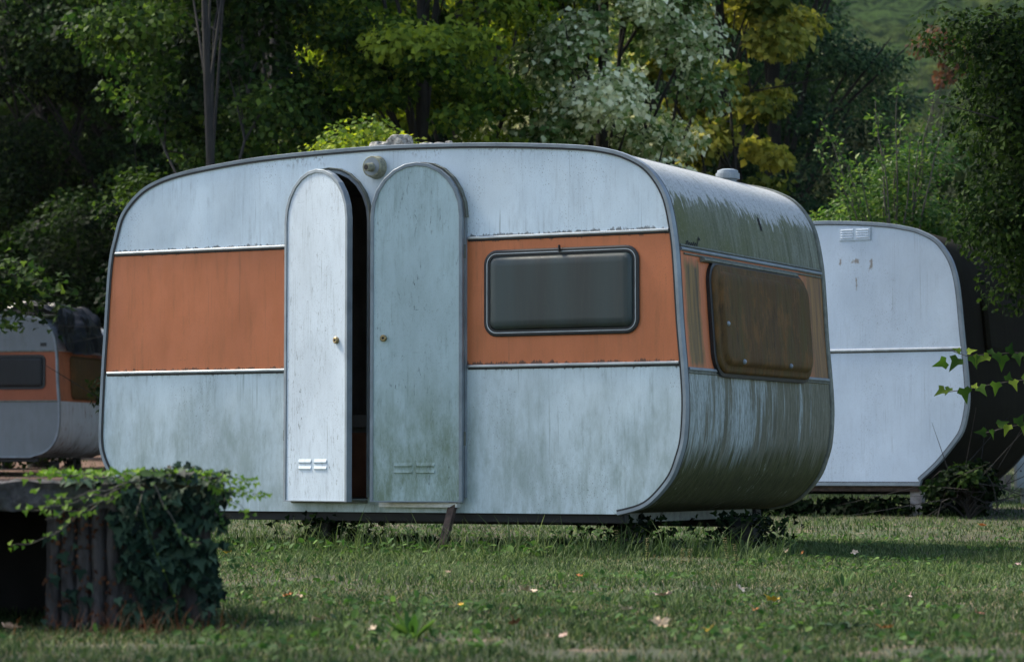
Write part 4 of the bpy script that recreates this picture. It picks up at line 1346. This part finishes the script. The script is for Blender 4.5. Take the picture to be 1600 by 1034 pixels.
# fallen leaves --------------------------------------------------------
def leafcol(nm, a, b):
    s = NM(nm); n = s.noise(30, detail=4); s.col(s.mix(s.rng(n, .35, .65), a, b)); s.rough(.7); s.bump(n, .3, .003); return s.m
LC = {'pale': leafcol('pale_dry_leaf', (.45, .33, .22), (.66, .55, .42)), 'orange': leafcol('orange_leaf', (.42, .13, .03), (.62, .25, .06)), 'yellow': leafcol('yellow_leaf', (.55, .32, .02), (.70, .48, .04)), 'pink': leafcol('pinkish_leaf', (.50, .30, .24), (.62, .48, .40)), 'brown': leafcol('brown_leaf', (.12, .035, .02), (.25, .09, .04)), 'tan': leafcol('tan_leaf', (.32, .22, .12), (.48, .36, .22))}
def fallen(px, py, size, c, seed, label, lobed=True, tilt=.35):
    r = random.Random(seed)
    g = ground_at(px, py)
    bm = bmesh.new()
    N_ = 22
    ctr_ = bm.verts.new((0, 0, 0))
    vs = []
    for i in range(N_):
        a = 2 * math.pi * i / N_
        rad = (.62 + .38 * abs(math.cos(2.5 * a)) ** 1.5 if lobed else .75 + .1 * math.cos(a * 2)) * r.uniform(.88, 1.1)
        x, y = math.cos(a) * rad * size, math.sin(a) * rad * size * .75
        vs.append(bm.verts.new((x, y, (x * x * 5 + y * y * 9) + r.uniform(-.1, .25) * size)))
    for i in range(N_): bm.faces.new((ctr_, vs[i], vs[(i + 1) % N_]))
    tube([(size * .7, 0, .005), (size * 1.25, 0, .012)], .0011, 4, bm)
    o = obj('fallen_leaf', bm, LC[c])
    o.location = (g.x, g.y, g.z + .028 + size * .25)
    o.rotation_euler = (tilt + r.uniform(-.15, .3), r.uniform(-.3, .3), r.uniform(0, 6.28))
    tag(o, label, 'leaf', 'dead leaves fallen on the lawn')
FL = [(822, 940, .040, 'pale', 'large pale dry leaf lying in the lawn below the middle of the caravan', 1), (450, 946, .024, 'orange', 'bright orange leaf right of the ivy covered planter'), (468, 946, .016, 'tan', 'small tan leaf touching the bright orange one right of the planter'),
      (547, 938, .020, 'pink', 'pinkish curled leaf in the lawn below the left door'), (1037, 946, .030, 'pink', 'long pinkish curled leaf below the right end of the orange band'), (1156, 934, .024, 'pale', 'upright pale and orange leaf left of the yellow one'),
      (1208, 953, .026, 'yellow', 'bright yellow leaf in the lawn, the brightest of all'), (1181, 968, .014, 'orange', 'tiny orange leaf just below left of the bright yellow one'), (582, 1001, .018, 'pale', 'whitish leaf beside the dandelion tuft'),
      (805, 993, .026, 'brown', 'dark red-brown leaf at the bottom centre of the lawn'), (1421, 946, .012, 'pink', 'tiny pink leaf at the lower right of the lawn'), (1474, 911, .016, 'pink', 'small pinkish leaf below the white caravan'),
      (1226, 872, .026, 'tan', 'tan leaf right of the rightmost ivied support'), (1254, 873, .014, 'orange', 'small orange leaf next to the tan one right of the supports'), (1336, 874, .024, 'pale', 'pale upright leaf in the lawn between the two caravans'), (1535, 829, .030, 'orange', 'rusty orange leaf in the grass before the dark caravan end'),
      (1590, 893, .020, 'pink', 'pinkish leaf at the right edge of the lawn'), (1030, 998, .040, 'tan', 'tan leaf scrap lying flat on the bare patch at bottom'), (357, 873, .022, 'yellow', 'pale yellow leaf beside the planter corner'), (18, 1002, .030, 'pink', 'pale torn leaf at the bottom left before the planter'), (345, 868, .018, 'tan', 'tan leaf touching the planter side'), (633, 845, .026, 'tan', 'tan leaf under the caravan left of the rusty stay')]
FL += [(700, 905, .014, 'tan', 'tiny tan leaf lying in the lawn below the rusty stay'), (905, 912, .016, 'orange', 'small orange leaf left of the long pinkish one'), (980, 968, .018, 'pale', 'pale leaf scrap above the bare patch at bottom'), (1110, 1002, .020, 'yellow', 'yellow leaf right of the bare patch at bottom'),
       (1290, 905, .014, 'tan', 'small tan leaf beyond the yellow one to the right'), (1385, 1000, .020, 'orange', 'orange leaf at the left rim of the bare earth at lower right'), (1530, 975, .018, 'brown', 'brown leaf at the right rim of the bare earth at lower right'), (500, 985, .018, 'tan', 'tan leaf between the planter and the dandelion tuft'), (720, 960, .013, 'yellow', 'tiny yellow leaf above the flat plantain'), (880, 1012, .016, 'pink', 'pinkish leaf at the very bottom below the caravan middle')]
for i, q_ in enumerate(FL): fallen(*q_[:4], seed=i + 3, label=q_[4], tilt=.75 if i in (5, 14, 13) else .3)

# ============================================================ concrete planter with ivy
PY = 7.5
s = NM('mossy_concrete')
n = s.noise(28, detail=6, rough=.7); n2 = s.noise(5)
c = s.mix(s.rng(n, .35, .65), (.03, .027, .027), (.13, .118, .115))
c = s.mix(s.rng(n2, .5, .65), c, (.045, .055, .03))
s.col(c); s.rough(.95); s.bump(n, 1.0, .03)
M['conc'] = s.m
s = NM('stained_ribbed_concrete')
n = s.noise(1, s.map((30, 30, 6)), 6, .7)
c = s.mix(s.rng(n, .3, .7), (.012, .009, .008), (.11, .095, .09))
s.col(c); s.rough(.95); s.bump(n, .9, .02)
M['rib'] = s.m
M['void_shade'] = plain('shade_dark_concrete', (.02, .018, .016), .95, 0, .4, 12, .3)  # near-black colour paints the deep shade of the planter's void
pl0 = at(85, 980, PY); pl1 = at(195, 980, PY); top_z = at(100, 752, PY).z
sx = lambda px: at(px, 800, PY).x

rp = empty('stone_planter', (sx(190), PY, 0), 0, 'dark weathered concrete planter with ribbed front and mossy rim at the left edge', 'planter')
ox = sx(190)
# the ribbed block is a box turned so that two faces show
bw, bd, bh = .335, .30, top_z - .02
wv = Vector((math.cos(R(8)), math.sin(R(8)), 0))
# ribbed face from px 85 to 190, ivied face from 190 to 335
bm = bmesh.new()
nr = 5
L1 = sx(190) - sx(85) + .03
prof_ = []
for i in range(nr * 6 + 1):
    t = i / (nr * 6)
    prof_.append((-L1 + L1 * t, .05 * (1 - t) - .026 * abs(math.sin(math.pi * t * nr)) ** .5))
L2 = sx(325) - sx(190)
for i in range(1, 13):
    t = i / 12
    prof_.append((L2 * t, .0 + .07 * t))
prof_ += [(L2 - .03, .34), (-L1 + .05, .36), (-L1 + .0, .86), (-L1 - .03, .86)]
zs_ = np.linspace(-.05, bh, 15)
rows = [[bm.verts.new((x + .004 * noise.noise(Vector((x * 14, z * 9, 2))), y + .012 * noise.noise(Vector((x * 20, z * 12, 5))), z)) for x, y in prof_] for z in zs_]
for a, b in zip(rows[:-1], rows[1:]):
    for i in range(len(prof_)): bm.faces.new((a[i], a[(i + 1) % len(prof_)], b[(i + 1) % len(prof_)], b[i]))
bm.faces.new(rows[-1])
obj('ribbed_block', bm, M['rib'], rp)
def lumpybox(x0, x1, y0, y1, z0, z1, amp=.012, cuts=14):
    bm = boxbm(x0, x1, y0, y1, z0, z1)
    bmesh.ops.subdivide_edges(bm, edges=bm.edges[:], cuts=cuts, use_grid_fill=True)
    for v in bm.verts:
        c_ = v.co
        k = Vector((noise.noise(c_ * 22), noise.noise(c_ * 22 + Vector((9, 0, 0))), noise.noise(c_ * 22 + Vector((0, 9, 0))))) * amp
        k += Vector((0, 0, noise.noise(c_ * 7))) * amp * .7
        v.co = c_ + k
    return bm
obj('slab', lumpybox(-1.1, sx(205) - ox, -.01, .90, at(50, 797, PY).z, top_z - .005, .014, 40), M['conc'], rp)
obj('added_back_wall', boxbm(-1.1, -L1 + .01, .82, .90, -.05, top_z - .06), M['void_shade'], rp)  # wall added to close the cavity so the void stays dark
obj('added_side_block', boxbm(-1.15, -.95, .0, .90, -.05, at(50, 797, PY).z + .01), M['rib'], rp)  # unseen block added to shut light out of the cavity's left side
obj('soil', lumpybox(-L1 + .01, L2 - .01, .02, .34, bh - .03, bh + .012, .012), M['earth'], rp)

# ivy over the block
ivy = empty('ivy', (ox, PY, 0), 0, 'blue-green ivy with pale young runners draped over the concrete planter', 'ivy')
r = rs(91)
P, N, D, Z_ = [], [], [], []
def addleaf(p, n, d): P.append(p); N.append(n); D.append(d)
for i in range(1200):      # right face
    t = r.rand(); z = bh * (1 - r.rand() ** 1.15 * .97)
    x = L2 * (t * 1.12 - .02); y = -.012 + .07 * t - .04 * r.rand() - .02 * max(0, (z / bh - .6))
    y -= .045 * max(0, noise.noise(Vector((x * 9, 0, z * 9)))) ; x += .03 * noise.noise(Vector((3, x * 6, z * 11))) + (.035 if z > .6 * bh and t > .8 else 0) * r.rand()
    if z < .12 and r.rand() < .45: continue
    if noise.noise(Vector((x * 13, 5, z * 13))) < -.28: continue
    addleaf((x, y, z), (r.normal() * .35, -1 + r.normal() * .25, .55 + r.normal() * .3), (r.normal() * .35, -.1, -1))
for i in range(620):       # over the top edge
    t = r.rand()
    x = -.16 + (L2 + .19) * t; y = r.uniform(-.03, .30); z = bh + .012 + (.035 * r.rand() + .045 * max(0, noise.noise(Vector((x * 12, y * 5, 1))))) * (1 if x > .0 else .4) - .09 * max(0, t - .88)
    addleaf((x, y, z), (r.normal() * .4, -.5 + r.normal() * .4, .9), (r.normal(), -.8, -.2))
for i in range(40):       # sparse on ribs
    x = -r.rand() ** .8 * L1; z = r.rand() * bh
    if r.rand() < .5: z = r.rand() ** 2 * .12
    addleaf((x, .03 - .05 * r.rand() * .6 + .0 - .02, z), (r.normal() * .4, -1, .4), (r.normal() * .4, 0, -1))
P, N, D = map(np.array, (P, N, D)); m = len(P)
sz = .029 * r.uniform(.45, 1.5, m)
leaves('ivy_leaves', P, N, sz, sz * .95, r, LM['ivy'], np.clip(r.normal(.5, .26, m), 0, 1), ivy, 'ivy', D)
# dead leaves caught on the ribs
m = 520
x = np.where(r.rand(m) < .8, -r.rand(m) * L1, r.rand(m) * .06)
P = np.stack([x, .035 - .05 * r.rand(m) - .012 + np.where(x < 0, -x / L1 * .03, 0), r.rand(m) * bh * .95], 1)
leaves('dead_leaves', P, r.normal(size=(m, 3)) * .6 + np.array([0, -1, .2]), .016 * r.uniform(.5, 1.3, m), .014 * r.uniform(.5, 1.3, m), r, LM['dead'], np.clip(r.normal(.35, .28, m), 0, 1), ivy, 'quad', np.tile([[0, 0, -1.]], (m, 1)) + r.normal(size=(m, 3)) * .5)
# runners: traced paths in front of and beside the block
def runner(pts, dep, seed, mat, nl=18, ls=.02, rad=.0022, label=None):
    r = rs(seed)
    pp = [at(a, b, d) - Vector((ox, PY, 0)) for (a, b), d in zip(pts, dep)]
    cc = []
    xy = [(p.x, p.z) for p in pp]
    for i in range(len(pp) - 1):
        for k in range(5): cc.append(pp[i].lerp(pp[i + 1], k / 5) + Vector((0, 0, .005 * math.sin(k * 1.2 + i))))
    cc.append(pp[-1])
    v = obj('vine', branch_tubes([(cc, [rad * (1 - .6 * i / len(cc)) for i in range(len(cc))])], 5), BKG if rad > .0018 else LM['olive'], ivy, True)
    P, N, D = [], [], []
    for k in range(nl):
        i = r.randint(1, len(cc)); s_ = 1 if k % 2 else -1
        d = np.array([r.normal() * .6, r.normal() * .3 - .2, s_ * .8])
        P.append(np.array(cc[min(i, len(cc) - 1)]) + d * .006); D.append(d); N.append((r.normal() * .4, -.8, .6))
    P, N, D = map(np.array, (P, N, D))
    sz = ls * r.uniform(.6, 1.15, len(P))
    leaves('young_leaves', P, N, sz, sz * .9, r, mat, np.clip(r.normal(.55, .25, len(P)), 0, 1), v, 'ivy', D)
y0_ = PY - .08
runner([(185, 750), (140, 742), (90, 740), (40, 746)], [PY, y0_, y0_, PY - .02], 1, LM['ivylite'], 26)
runner([(215, 752), (150, 768), (95, 780), (50, 772)], [PY - .03, y0_, y0_ - .02, y0_ - .02], 2, LM['ivylite'], 22)
runner([(205, 760), (150, 775), (80, 792), (28, 797)], [PY - .03, y0_, y0_ - .05, y0_ - .06], 3, LM['ivylite'], 20)
runner([(200, 765), (160, 785), (100, 800), (70, 812)], [PY - .03, y0_, y0_ - .05, y0_ - .06], 4, LM['ivylite'], 18)
runner([(190, 760), (130, 802), (70, 842), (15, 853)], [PY - .02, y0_ - .03, y0_ - .08, y0_ - .1], 5, LM['ivylite'], 26, .018)
runner([(250, 745), (310, 745), (360, 755), (418, 778)], [PY, PY, PY - .03, PY - .05], 6, LM['ivylite'], 40, .017, .0016)
runner([(260, 740), (320, 755), (365, 770), (405, 775)], [PY, PY, PY - .03, PY - .05], 7, LM['ivylite'], 34, .017, .0016)
runner([(300, 745), (345, 768), (375, 790), (398, 808)], [PY, PY, PY - .03, PY - .05], 8, LM['ivylite'], 26, .016, .0016)
runner([(280, 738), (330, 742), (370, 748), (400, 752)], [PY, PY, PY - .02, PY - .03], 9, LM['ivylite'], 24, .017, .0014)
runner([(238, 752), (262, 800), (290, 838), (314, 850)], [y0_, y0_ - .03, y0_ - .04, y0_ - .05], 10, LM['weed'], 16, .016)
runner([(216, 770), (232, 830), (255, 890), (285, 960)], [y0_, y0_ - .03, y0_ - .05, y0_ - .05], 11, LM['olive'], 4, .012, .0018)
runner([(225, 765), (216, 790), (212, 805)], [y0_, y0_ - .02, y0_ - .03], 12, LM['weed'], 3, .014)
runner([(330, 770), (352, 830), (372, 890), (412, 965)], [PY, PY - .02, PY - .02, PY - .02], 13, LM['weed'], 34, .015, .0015)
# upright bigger leaf on top and yellow sprouts along the rim
r = rs(17); m = 170
px_ = r.uniform(60, 335, m); 
P = np.array([at(a, 742 - 5 * r.rand(), PY + r.uniform(-.02, .2)) - Vector((ox, PY, 0)) for a in px_])
leaves('rim_leaves', P, r.normal(size=(m, 3)) * .5 + np.array([0, -.7, .7]), .022 * r.uniform(.6, 1.2, m), .02 * r.uniform(.6, 1.2, m), r, LM['ivylite'], np.clip(r.normal(.45, .25, m), 0, 1), ivy, 'ivy', r.normal(size=(m, 3)) * .5 + np.array([0, -.3, .5]))
p_ = at(238, 742, PY - .03) - Vector((ox, PY, 0))
leaves('rim_leaves', np.array([p_, p_]), np.array([[0, -.8, .8], [0, -.7, .9]]), np.array([.04, .038]), np.array([.03, .03]), r, LM['weed'], np.array([.2, .3]), ivy, 'broad', np.array([[-1, 0, .5], [1, 0, .35]]))
# dry grass tuft at the foot
g = ground_at(200, 985)
n_ = 260
X = r.normal(g.x + .06, .16, n_); Y = r.normal(7.25, .07, n_)
tag(obj('dry_tuft', grass_mesh('dry_tuft', X, Y, .03 + .09 * r.rand(n_) ** 2, np.full(n_, .0016), r, np.clip(r.normal(.25, .3, n_), 0, 1), None, .9), LM['dead']), 'brown dry grass heaped at the foot of the planter', 'grass', None, 'stuff')

# ============================================================ trees
tree('shade_tree', 'unseen broad tree added left of the planter for its shade', -5.2, 6.2, 8.5, 3.6, 3.1, 2.2, 90, 260, .10, LM['green'], 101, .2, clr=(.5, .9), flat=.5, limbs=24)  # out-of-view tree added to shade the planter and near lawn
tree('shade_tree', 'unseen low branched dark tree added left of the camera to darken the planter', -3.7, 3.4, 7.5, 2.3, 2.3, 2.2, 110, 300, .09, LM['dark'], 102, .15, clr=(.45, .85), flat=.6, limbs=16)  # out-of-view crown added to cut skylight on the planter
tree('shade_tree', 'unseen tree added left of the distant caravan to shade it from the side', -10.2, 32.5, 8.5, 2.0, 2.2, 2.4, 110, 260, .10, LM['dark'], 103, .16, clr=(.4, .8), flat=.6, limbs=20)  # out-of-view tree added to darken the distant caravan
T = tree
# second row and forest edge, far to near
T('silver_poplar', 'pale silvery leaved tree, the lightest of all, behind the middle of the caravan', at(940, 700, 30).x, 30, 8.5, .6, 1.25, 1.3, 100, 420, .085, LM['silver'], 4, .14, clr=(.28, .5), flat=.7, bias=.38, vspread=.24, aspect=.8, shape='kite', lf=.42)
T('maple', 'yellowing maple seen between the silvery tree and the dark conifer', at(1130, 700, 33).x, 33, 9, .8, 1.05, 1.2, 75, 300, .11, LM['yellow'], 6, .12, clr=(.25, .48), flat=.5, bias=.5, vspread=.22, aspect=.85, shape='kite')
T('cedar', 'dark blue-green conifer with layered boughs right of the yellow maple', at(1215, 700, 44).x, 44, 13, 1.0, 1.6, 1.6, 130, 420, .10, LM['conifer'], 8, .2, clr=(.6, 1.1), flat=.28, bias=.45, tip=.4, aspect=.4, droop=.2)
T('oak', 'tall dark leafy tree with a thick upright trunk left of the caravan roof top', at(425, 700, 31).x, 31, 9, 1.9, 2.0, 1.0, 110, 400, .085, LM['dark'], 12, .13, clr=(.35, .65), flat=.5, bias=.45, limbs=12, cy=1.5)
T('slim_tree', 'slim leaning dark trunked tree above the left end of the roof', at(352, 700, 27).x, 27, 8.5, 2.8, 1.5, .8, 60, 330, .08, LM['dark'], 15, .07, lean=(-.045, 0), clr=(.3, .55), flat=.5, bias=.4, cy=1.2, limbs=9)
T('linden', 'mid-green leafy tree with spreading boughs above the two doors', at(655, 700, 29).x, 29, 9, .8, 1.65, 1.5, 110, 430, .085, LM['green'], 18, .12, clr=(.32, .6), flat=.42, bias=.58, lf=.14, shape='kite')
T('golden_tree', 'tree with scattered yellow leaf sprays behind the mid-green one above the doors', at(720, 700, 37).x, 37, 11, .8, 2.2, 2.0, 120, 330, .11, LM['olive'], 20, .14, clr=(.35, .7), flat=.5, bias=.66, lf=.2)
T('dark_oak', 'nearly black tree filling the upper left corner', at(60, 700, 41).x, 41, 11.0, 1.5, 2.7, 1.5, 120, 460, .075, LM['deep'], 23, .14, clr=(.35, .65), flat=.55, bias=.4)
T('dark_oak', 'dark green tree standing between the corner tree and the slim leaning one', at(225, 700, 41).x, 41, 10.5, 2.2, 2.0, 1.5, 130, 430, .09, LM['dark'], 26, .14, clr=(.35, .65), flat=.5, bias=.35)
T('bush', 'yellow-green bush behind the left end of the caravan roof', at(262, 700, 26).x, 26, 3.35, .3, .55, .6, 34, 260, .065, LM['deep'], 28, .04, cat='shrub', clr=(.2, .38), bias=.35)
T('bush', 'yellow-green bush peeking over the roof just left of the roof stones', at(585, 700, 24).x, 24, 3.40, .3, .8, .6, 40, 260, .06, LM['olive'], 29, .04, cat='shrub', clr=(.2, .38), bias=.8)
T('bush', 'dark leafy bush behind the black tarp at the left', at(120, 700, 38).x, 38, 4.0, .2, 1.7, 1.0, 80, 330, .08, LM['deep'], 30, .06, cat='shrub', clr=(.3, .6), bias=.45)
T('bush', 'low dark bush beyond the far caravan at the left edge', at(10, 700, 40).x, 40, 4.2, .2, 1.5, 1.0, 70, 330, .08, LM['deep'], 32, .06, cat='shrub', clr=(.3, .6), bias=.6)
# birches in the gap on the right
T('birch', 'pale trunked birch with dull thin foliage right of the conifer', at(1362, 700, 55).x, 55, 8.4, .6, 1.35, 1.2, 70, 260, .11, LM['birch'], 35, .07, clr=(.4, .7), bias=.45, bk=BKP, limbs=30, flat=.8)
T('birch', 'shorter birch with pale trunk next to the dark shrub tips on the right', at(1450, 700, 52).x, 52, 6.0, .6, 1.1, 1.1, 50, 260, .11, LM['birch'], 37, .06, lean=(.04, 0), clr=(.35, .65), bias=.55, bk=BKP, limbs=24, flat=.8)
T('bush', 'reddish autumn bush far behind the birches at upper right', at(1462, 700, 80).x, 80, 12.9, 10.6, 0.7, .8, 9, 110, .15, LM['dead'], 39, .08, cat='shrub', clr=(.35, .6), bias=.35)
# right side
T('plum_tree', 'dense dark tree overhanging the right edge above the white caravan', 3.95, 18.5, 6.6, 1.15, 1.08, 1.0, 150, 560, .048, LM['deep'], 41, .05, limbs=5, clr=(.22, .45), bias=.6, flat=.7, shape='kite', aspect=.6)
T('shrub', 'mid-green leafy shrub rising behind the roof of the white caravan', at(1440, 700, 24).x, 24, 3.05, .4, 1.15, .8, 95, 360, .05, LM['shrub'], 43, .05, cat='shrub', clr=(.2, .42), bias=.45, shape='kite', aspect=.6)
bx_, by_ = at(1400, 600, 23.5).x, 23.5
tips = [at(a, b, 23.3 + .2 * math.sin(i)) for i, (a, b) in enumerate(((1285, 195), (1278, 232), (1300, 215), (1320, 260), (1365, 158), (1372, 180), (1402, 130), (1406, 186), (1440, 196), (1462, 145), (1425, 220), (1340, 250), (1310, 285), (1380, 230), (1450, 225), (1478, 180)))]
shoots('shrub', 'upright sunlit shrub shoots poking up above the white caravan roof', bx_, by_, 1.4, tips, LM['shrub'], 45, .055, 120, .012, spread=.075)
# wood beyond
farspec = [(-40, 52, 'dark'), (90, 60, 'deep'), (190, 48, 'dark'), (330, 56, 'dark'), (450, 46, 'dark'), (560, 58, 'dark'), (690, 50, 'dark'), (830, 56, 'green'), (960, 50, 'dark'), (1080, 60, 'dark'), (1190, 66, 'conifer'), (1320, 75, 'dark'), (1840, 50, 'deep'), (1900, 36, 'deep')]
FLB = ['at the far left edge', 'behind the corner tree', 'behind the far caravan', 'behind the slim leaning trunk', 'behind the thick upright trunk', 'above the left door', 'above the right door', 'behind the left flank of the silvery tree', 'behind the right flank of the silvery tree', 'behind the yellow maple', 'between maple and conifer', 'right behind the conifer', 'behind the dark tree on the right', 'at the far right edge']
for i, (px_, Y_, mt) in enumerate(farspec):
    hh = 13.5 if px_ < 1250 else (9.0 if px_ < 1400 else 11)
    T('forest_tree', 'dark tree of the wood ' + FLB[i], at(px_, 700, Y_).x, Y_, hh, .4, 2.9, 2.0, 110, 300, .17, LM[mt], 60 + i, .16, group='trees of the wood beyond the clearing', clr=(.6, 1.15), flat=.6, bias=.4, limbs=8)
for i, (px_, Y_) in enumerate(((300, 42), (640, 44), (1030, 43), (1420, 60))):
    T('undergrowth', ('dark undergrowth bush ' + ['low behind the left end of the caravan', 'low behind the roof stones', 'low behind the silvery tree foot', 'low below the birches'][i]), at(px_, 700, Y_).x, Y_, 3.6, .1, 2.2, 1.2, 70, 260, .12, LM['dark'], 90 + i, .05, cat='shrub', clr=(.4, .8), bias=.4)
# low branch over the far caravan
r = rs(5)
rb = empty('leafy_branch', (at(-60, 430, 26).x, 26, at(-60, 430, 26).z), 0, 'dark leafy branch drooping over the roof of the far caravan', 'branch')
o_ = rb.location
pa = []
P = []
for a, b in (((-60, 430), (60, 470)), ((-60, 430), (90, 485)), ((-60, 440), (30, 500)), ((-60, 450), (10, 505)), ((-60, 420), (55, 445)), ((-60, 430), (75, 505)), ((-60, 420), (110, 470))):
    p0, p1 = at(*a, 26) - o_, at(*b, 26 + r.normal() * .1) - o_
    pts = [p0.lerp(p1, t) + Vector((0, 0, .06 * math.sin(math.pi * t))) for t in (0, .25, .5, .75, 1)]
    pa.append((pts, [.014, .011, .008, .005, .002]))
    for k in range(130):
        t = r.rand(); P.append(np.array(p0.lerp(p1, t)) + r.normal(size=3) * .09 + np.array([0, 0, .06 * math.sin(math.pi * t)]))
obj('stem', branch_tubes(pa, 5), BK, rb)
P = np.array(P); m = len(P)
leaves('foliage', P, r.normal(size=(m, 3)) * .5 + np.array([0, -.3, .8]), .085 * r.uniform(.6, 1.2, m), .07, r, LM['dark'], np.clip(r.normal(.5, .25, m), 0, 1), rb, 'ivy')
# hanging ivy-leaved runner in front at the right edge
DY = 12.6
vr = empty('leafy_runner', at(1640, 560, DY), 0, 'thin leafy runners hanging in from the right edge before the white caravan', 'branch')
o_ = vr.location
def lrun(pts, lv, seed):
    r = rs(seed)
    pp = [at(a, b, DY) - o_ for a, b in pts]
    v = obj('stem', branch_tubes([(pp, [.0022 * (1 - .5 * i / len(pp)) for i in range(len(pp))])], 5), BKG, vr, True)
    P = np.array([at(a, b, DY - .01) - o_ for a, b, *_ in lv])
    D = np.array([(math.cos(R(g_)), -.15, math.sin(R(g_))) for _, _, g_, _ in lv])
    L = np.array([l / F * DY for *_, l in lv])
    N = np.array([[r.normal() * .35, -1, .5 + r.normal() * .3] for _ in lv])
    leaves('young_leaves', P, N, L, L * .85, r, LM['green'], np.clip(r.normal(.5, .2, len(lv)), 0, 1), v, 'ivy', D)
lrun([(1490, 549), (1510, 556), (1540, 554), (1580, 551), (1640, 551)], [(1500, 550, 160, 16), (1478, 565, 200, 24), (1497, 560, 235, 27), (1520, 557, 285, 22), (1530, 556, 250, 20), (1512, 550, 10, 16), (1548, 553, 70, 18), (1556, 553, 290, 20), (1566, 556, 265, 26), (1576, 550, 60, 20), (1590, 553, 280, 22), (1600, 558, 10, 26), (1545, 556, 205, 18)], 3)
lrun([(1482, 612), (1512, 608), (1550, 600), (1590, 594), (1640, 592)], [(1476, 608, 215, 22), (1484, 606, 240, 16), (1506, 607, 280, 26), (1530, 604, 300, 22), (1556, 598, 265, 22), (1575, 594, 70, 18), (1582, 595, 285, 20), (1600, 594, 20, 24), (1522, 606, 80, 14)], 4)
lrun([(1540, 676), (1570, 668), (1600, 662), (1640, 655)], [(1540, 676, 175, 20), (1548, 672, 290, 16), (1565, 668, 80, 16), (1575, 664, 250, 20), (1590, 662, 60, 22), (1600, 660, 270, 22), (1560, 664, 30, 20)], 5)

# shrub under the dark end of the white caravan, kerb and utility post
T('bush', 'small dark bush growing under the blackened end of the white caravan', at(1512, 760, 19.6).x, 19.6, .42, .02, .22, .2, 26, 90, .05, LM['deep'], 51, .012, cat='shrub', clr=(.06, .12), bias=.45)
s = NM('weathered_timber'); n = s.noise(1, s.map((25, 25, 4)), 5); s.col(s.mix(n, (.09, .07, .055), (.20, .165, .135))); s.rough(.9); M['timber'] = s.m
fe = empty('low_fence', (at(1400, 760, 27).x, 27, gz(27)), 0, 'low weathered paling fence seen under the white caravan', 'fence')
x_ = at(1330, 760, 27).x - fe.location.x
while x_ < at(1580, 760, 27).x - fe.location.x:
    obj('paling', boxbm(x_, x_ + .05, 0, .02, -.05, .17 + .02 * math.sin(x_ * 40)), M['timber'], fe)
    x_ += .062
bp = ground_at(1597, 790)
bp = Vector((at(1597, 750, 23.0).x, 23.0, gz(23.0)))
ub = empty('utility_post', bp, 0, 'grey metal power box on a post at the right edge behind the white caravan', 'power box')
zt_, zb_ = at(1597, 709, 23).z - bp.z, at(1597, 762, 23).z - bp.z
obj('box', boxbm(-.045, .12, 0, .12, zb_, zt_, .006), M['alu'], ub)
obj('post', boxbm(.0, .06, .03, .09, -.05, zb_), M['alu_dark'], ub)
obj('keyhole', tube([(-.01, -.001, (zb_ + zt_) / 2), (-.01, -.004, (zb_ + zt_) / 2)], .008, 10), M['hole'], ub)

# ============================================================ wooded hill
s = NM('wooded_hillside')
n1 = s.noise(.035, detail=5, rough=.6); n2 = s.noise(.35, detail=6, rough=.75); n3 = s.voro(.12)
c = s.mix(s.rng(n2, .42, .60), (.004, .014, .006), (.044, .078, .022))
c = s.mix(s.rng(n1, .44, .58), c, s.mix(s.rng(n2, .42, .60), (.010, .024, .006), (.070, .090, .024)))
s.col(c); s.rough(.95); s.bump(n2, 1.0, 2.0); s.b.inputs['Specular IOR Level'].default_value = 0
M['hill'] = s.m
hx = np.arange(-330, 420, 3.0); hy = np.arange(170, 760, 3.0)
HX, HY = np.meshgrid(hx, hy)
base_ = 2 + 170 * np.clip((HY - 175) / 560, 0, 1) ** .9 + 14 * np.sin(HX * .011 + 1) * np.sin(HY * .012)
rr_ = rs(9)
bump_ = fbm(HX, HY, .16, 3) * 2.2 + fbm(HX, HY, .45, 7) * 1.3 + rr_.normal(0, .5, HX.shape)
V = np.stack([HX, HY, base_ + bump_], 2).reshape(-1, 3)
nx, ny = len(hx), len(hy)
I = (np.arange(ny - 1)[:, None] * nx + np.arange(nx - 1)[None]).ravel()
tag(obj('hill', mesh_np('hill', V, np.stack([I, I + 1, I + 1 + nx, I + nx], 1).ravel(), np.full(len(I), 4)), M['hill'], smooth=True), 'wooded hillside rising behind the clearing', None, None, 'structure')

# ============================================================ air
s = bpy.data.materials.new('thin_haze'); s.use_nodes = True
s.node_tree.nodes.remove(s.node_tree.nodes['Principled BSDF'])
pv = s.node_tree.nodes.new('ShaderNodeVolumePrincipled')
pv.inputs['Color'].default_value = (.86, .93, .96, 1)
pv.inputs['Density'].default_value = .00006
pv.inputs['Anisotropy'].default_value = .2
s.node_tree.links.new(pv.outputs[0], s.node_tree.nodes['Material Output'].inputs['Volume'])
tag(obj('haze', boxbm(-905, 905, -9, 1520, -2, 215), s), 'thin blue-green haze in the air before the hillside', None, None, 'stuff')
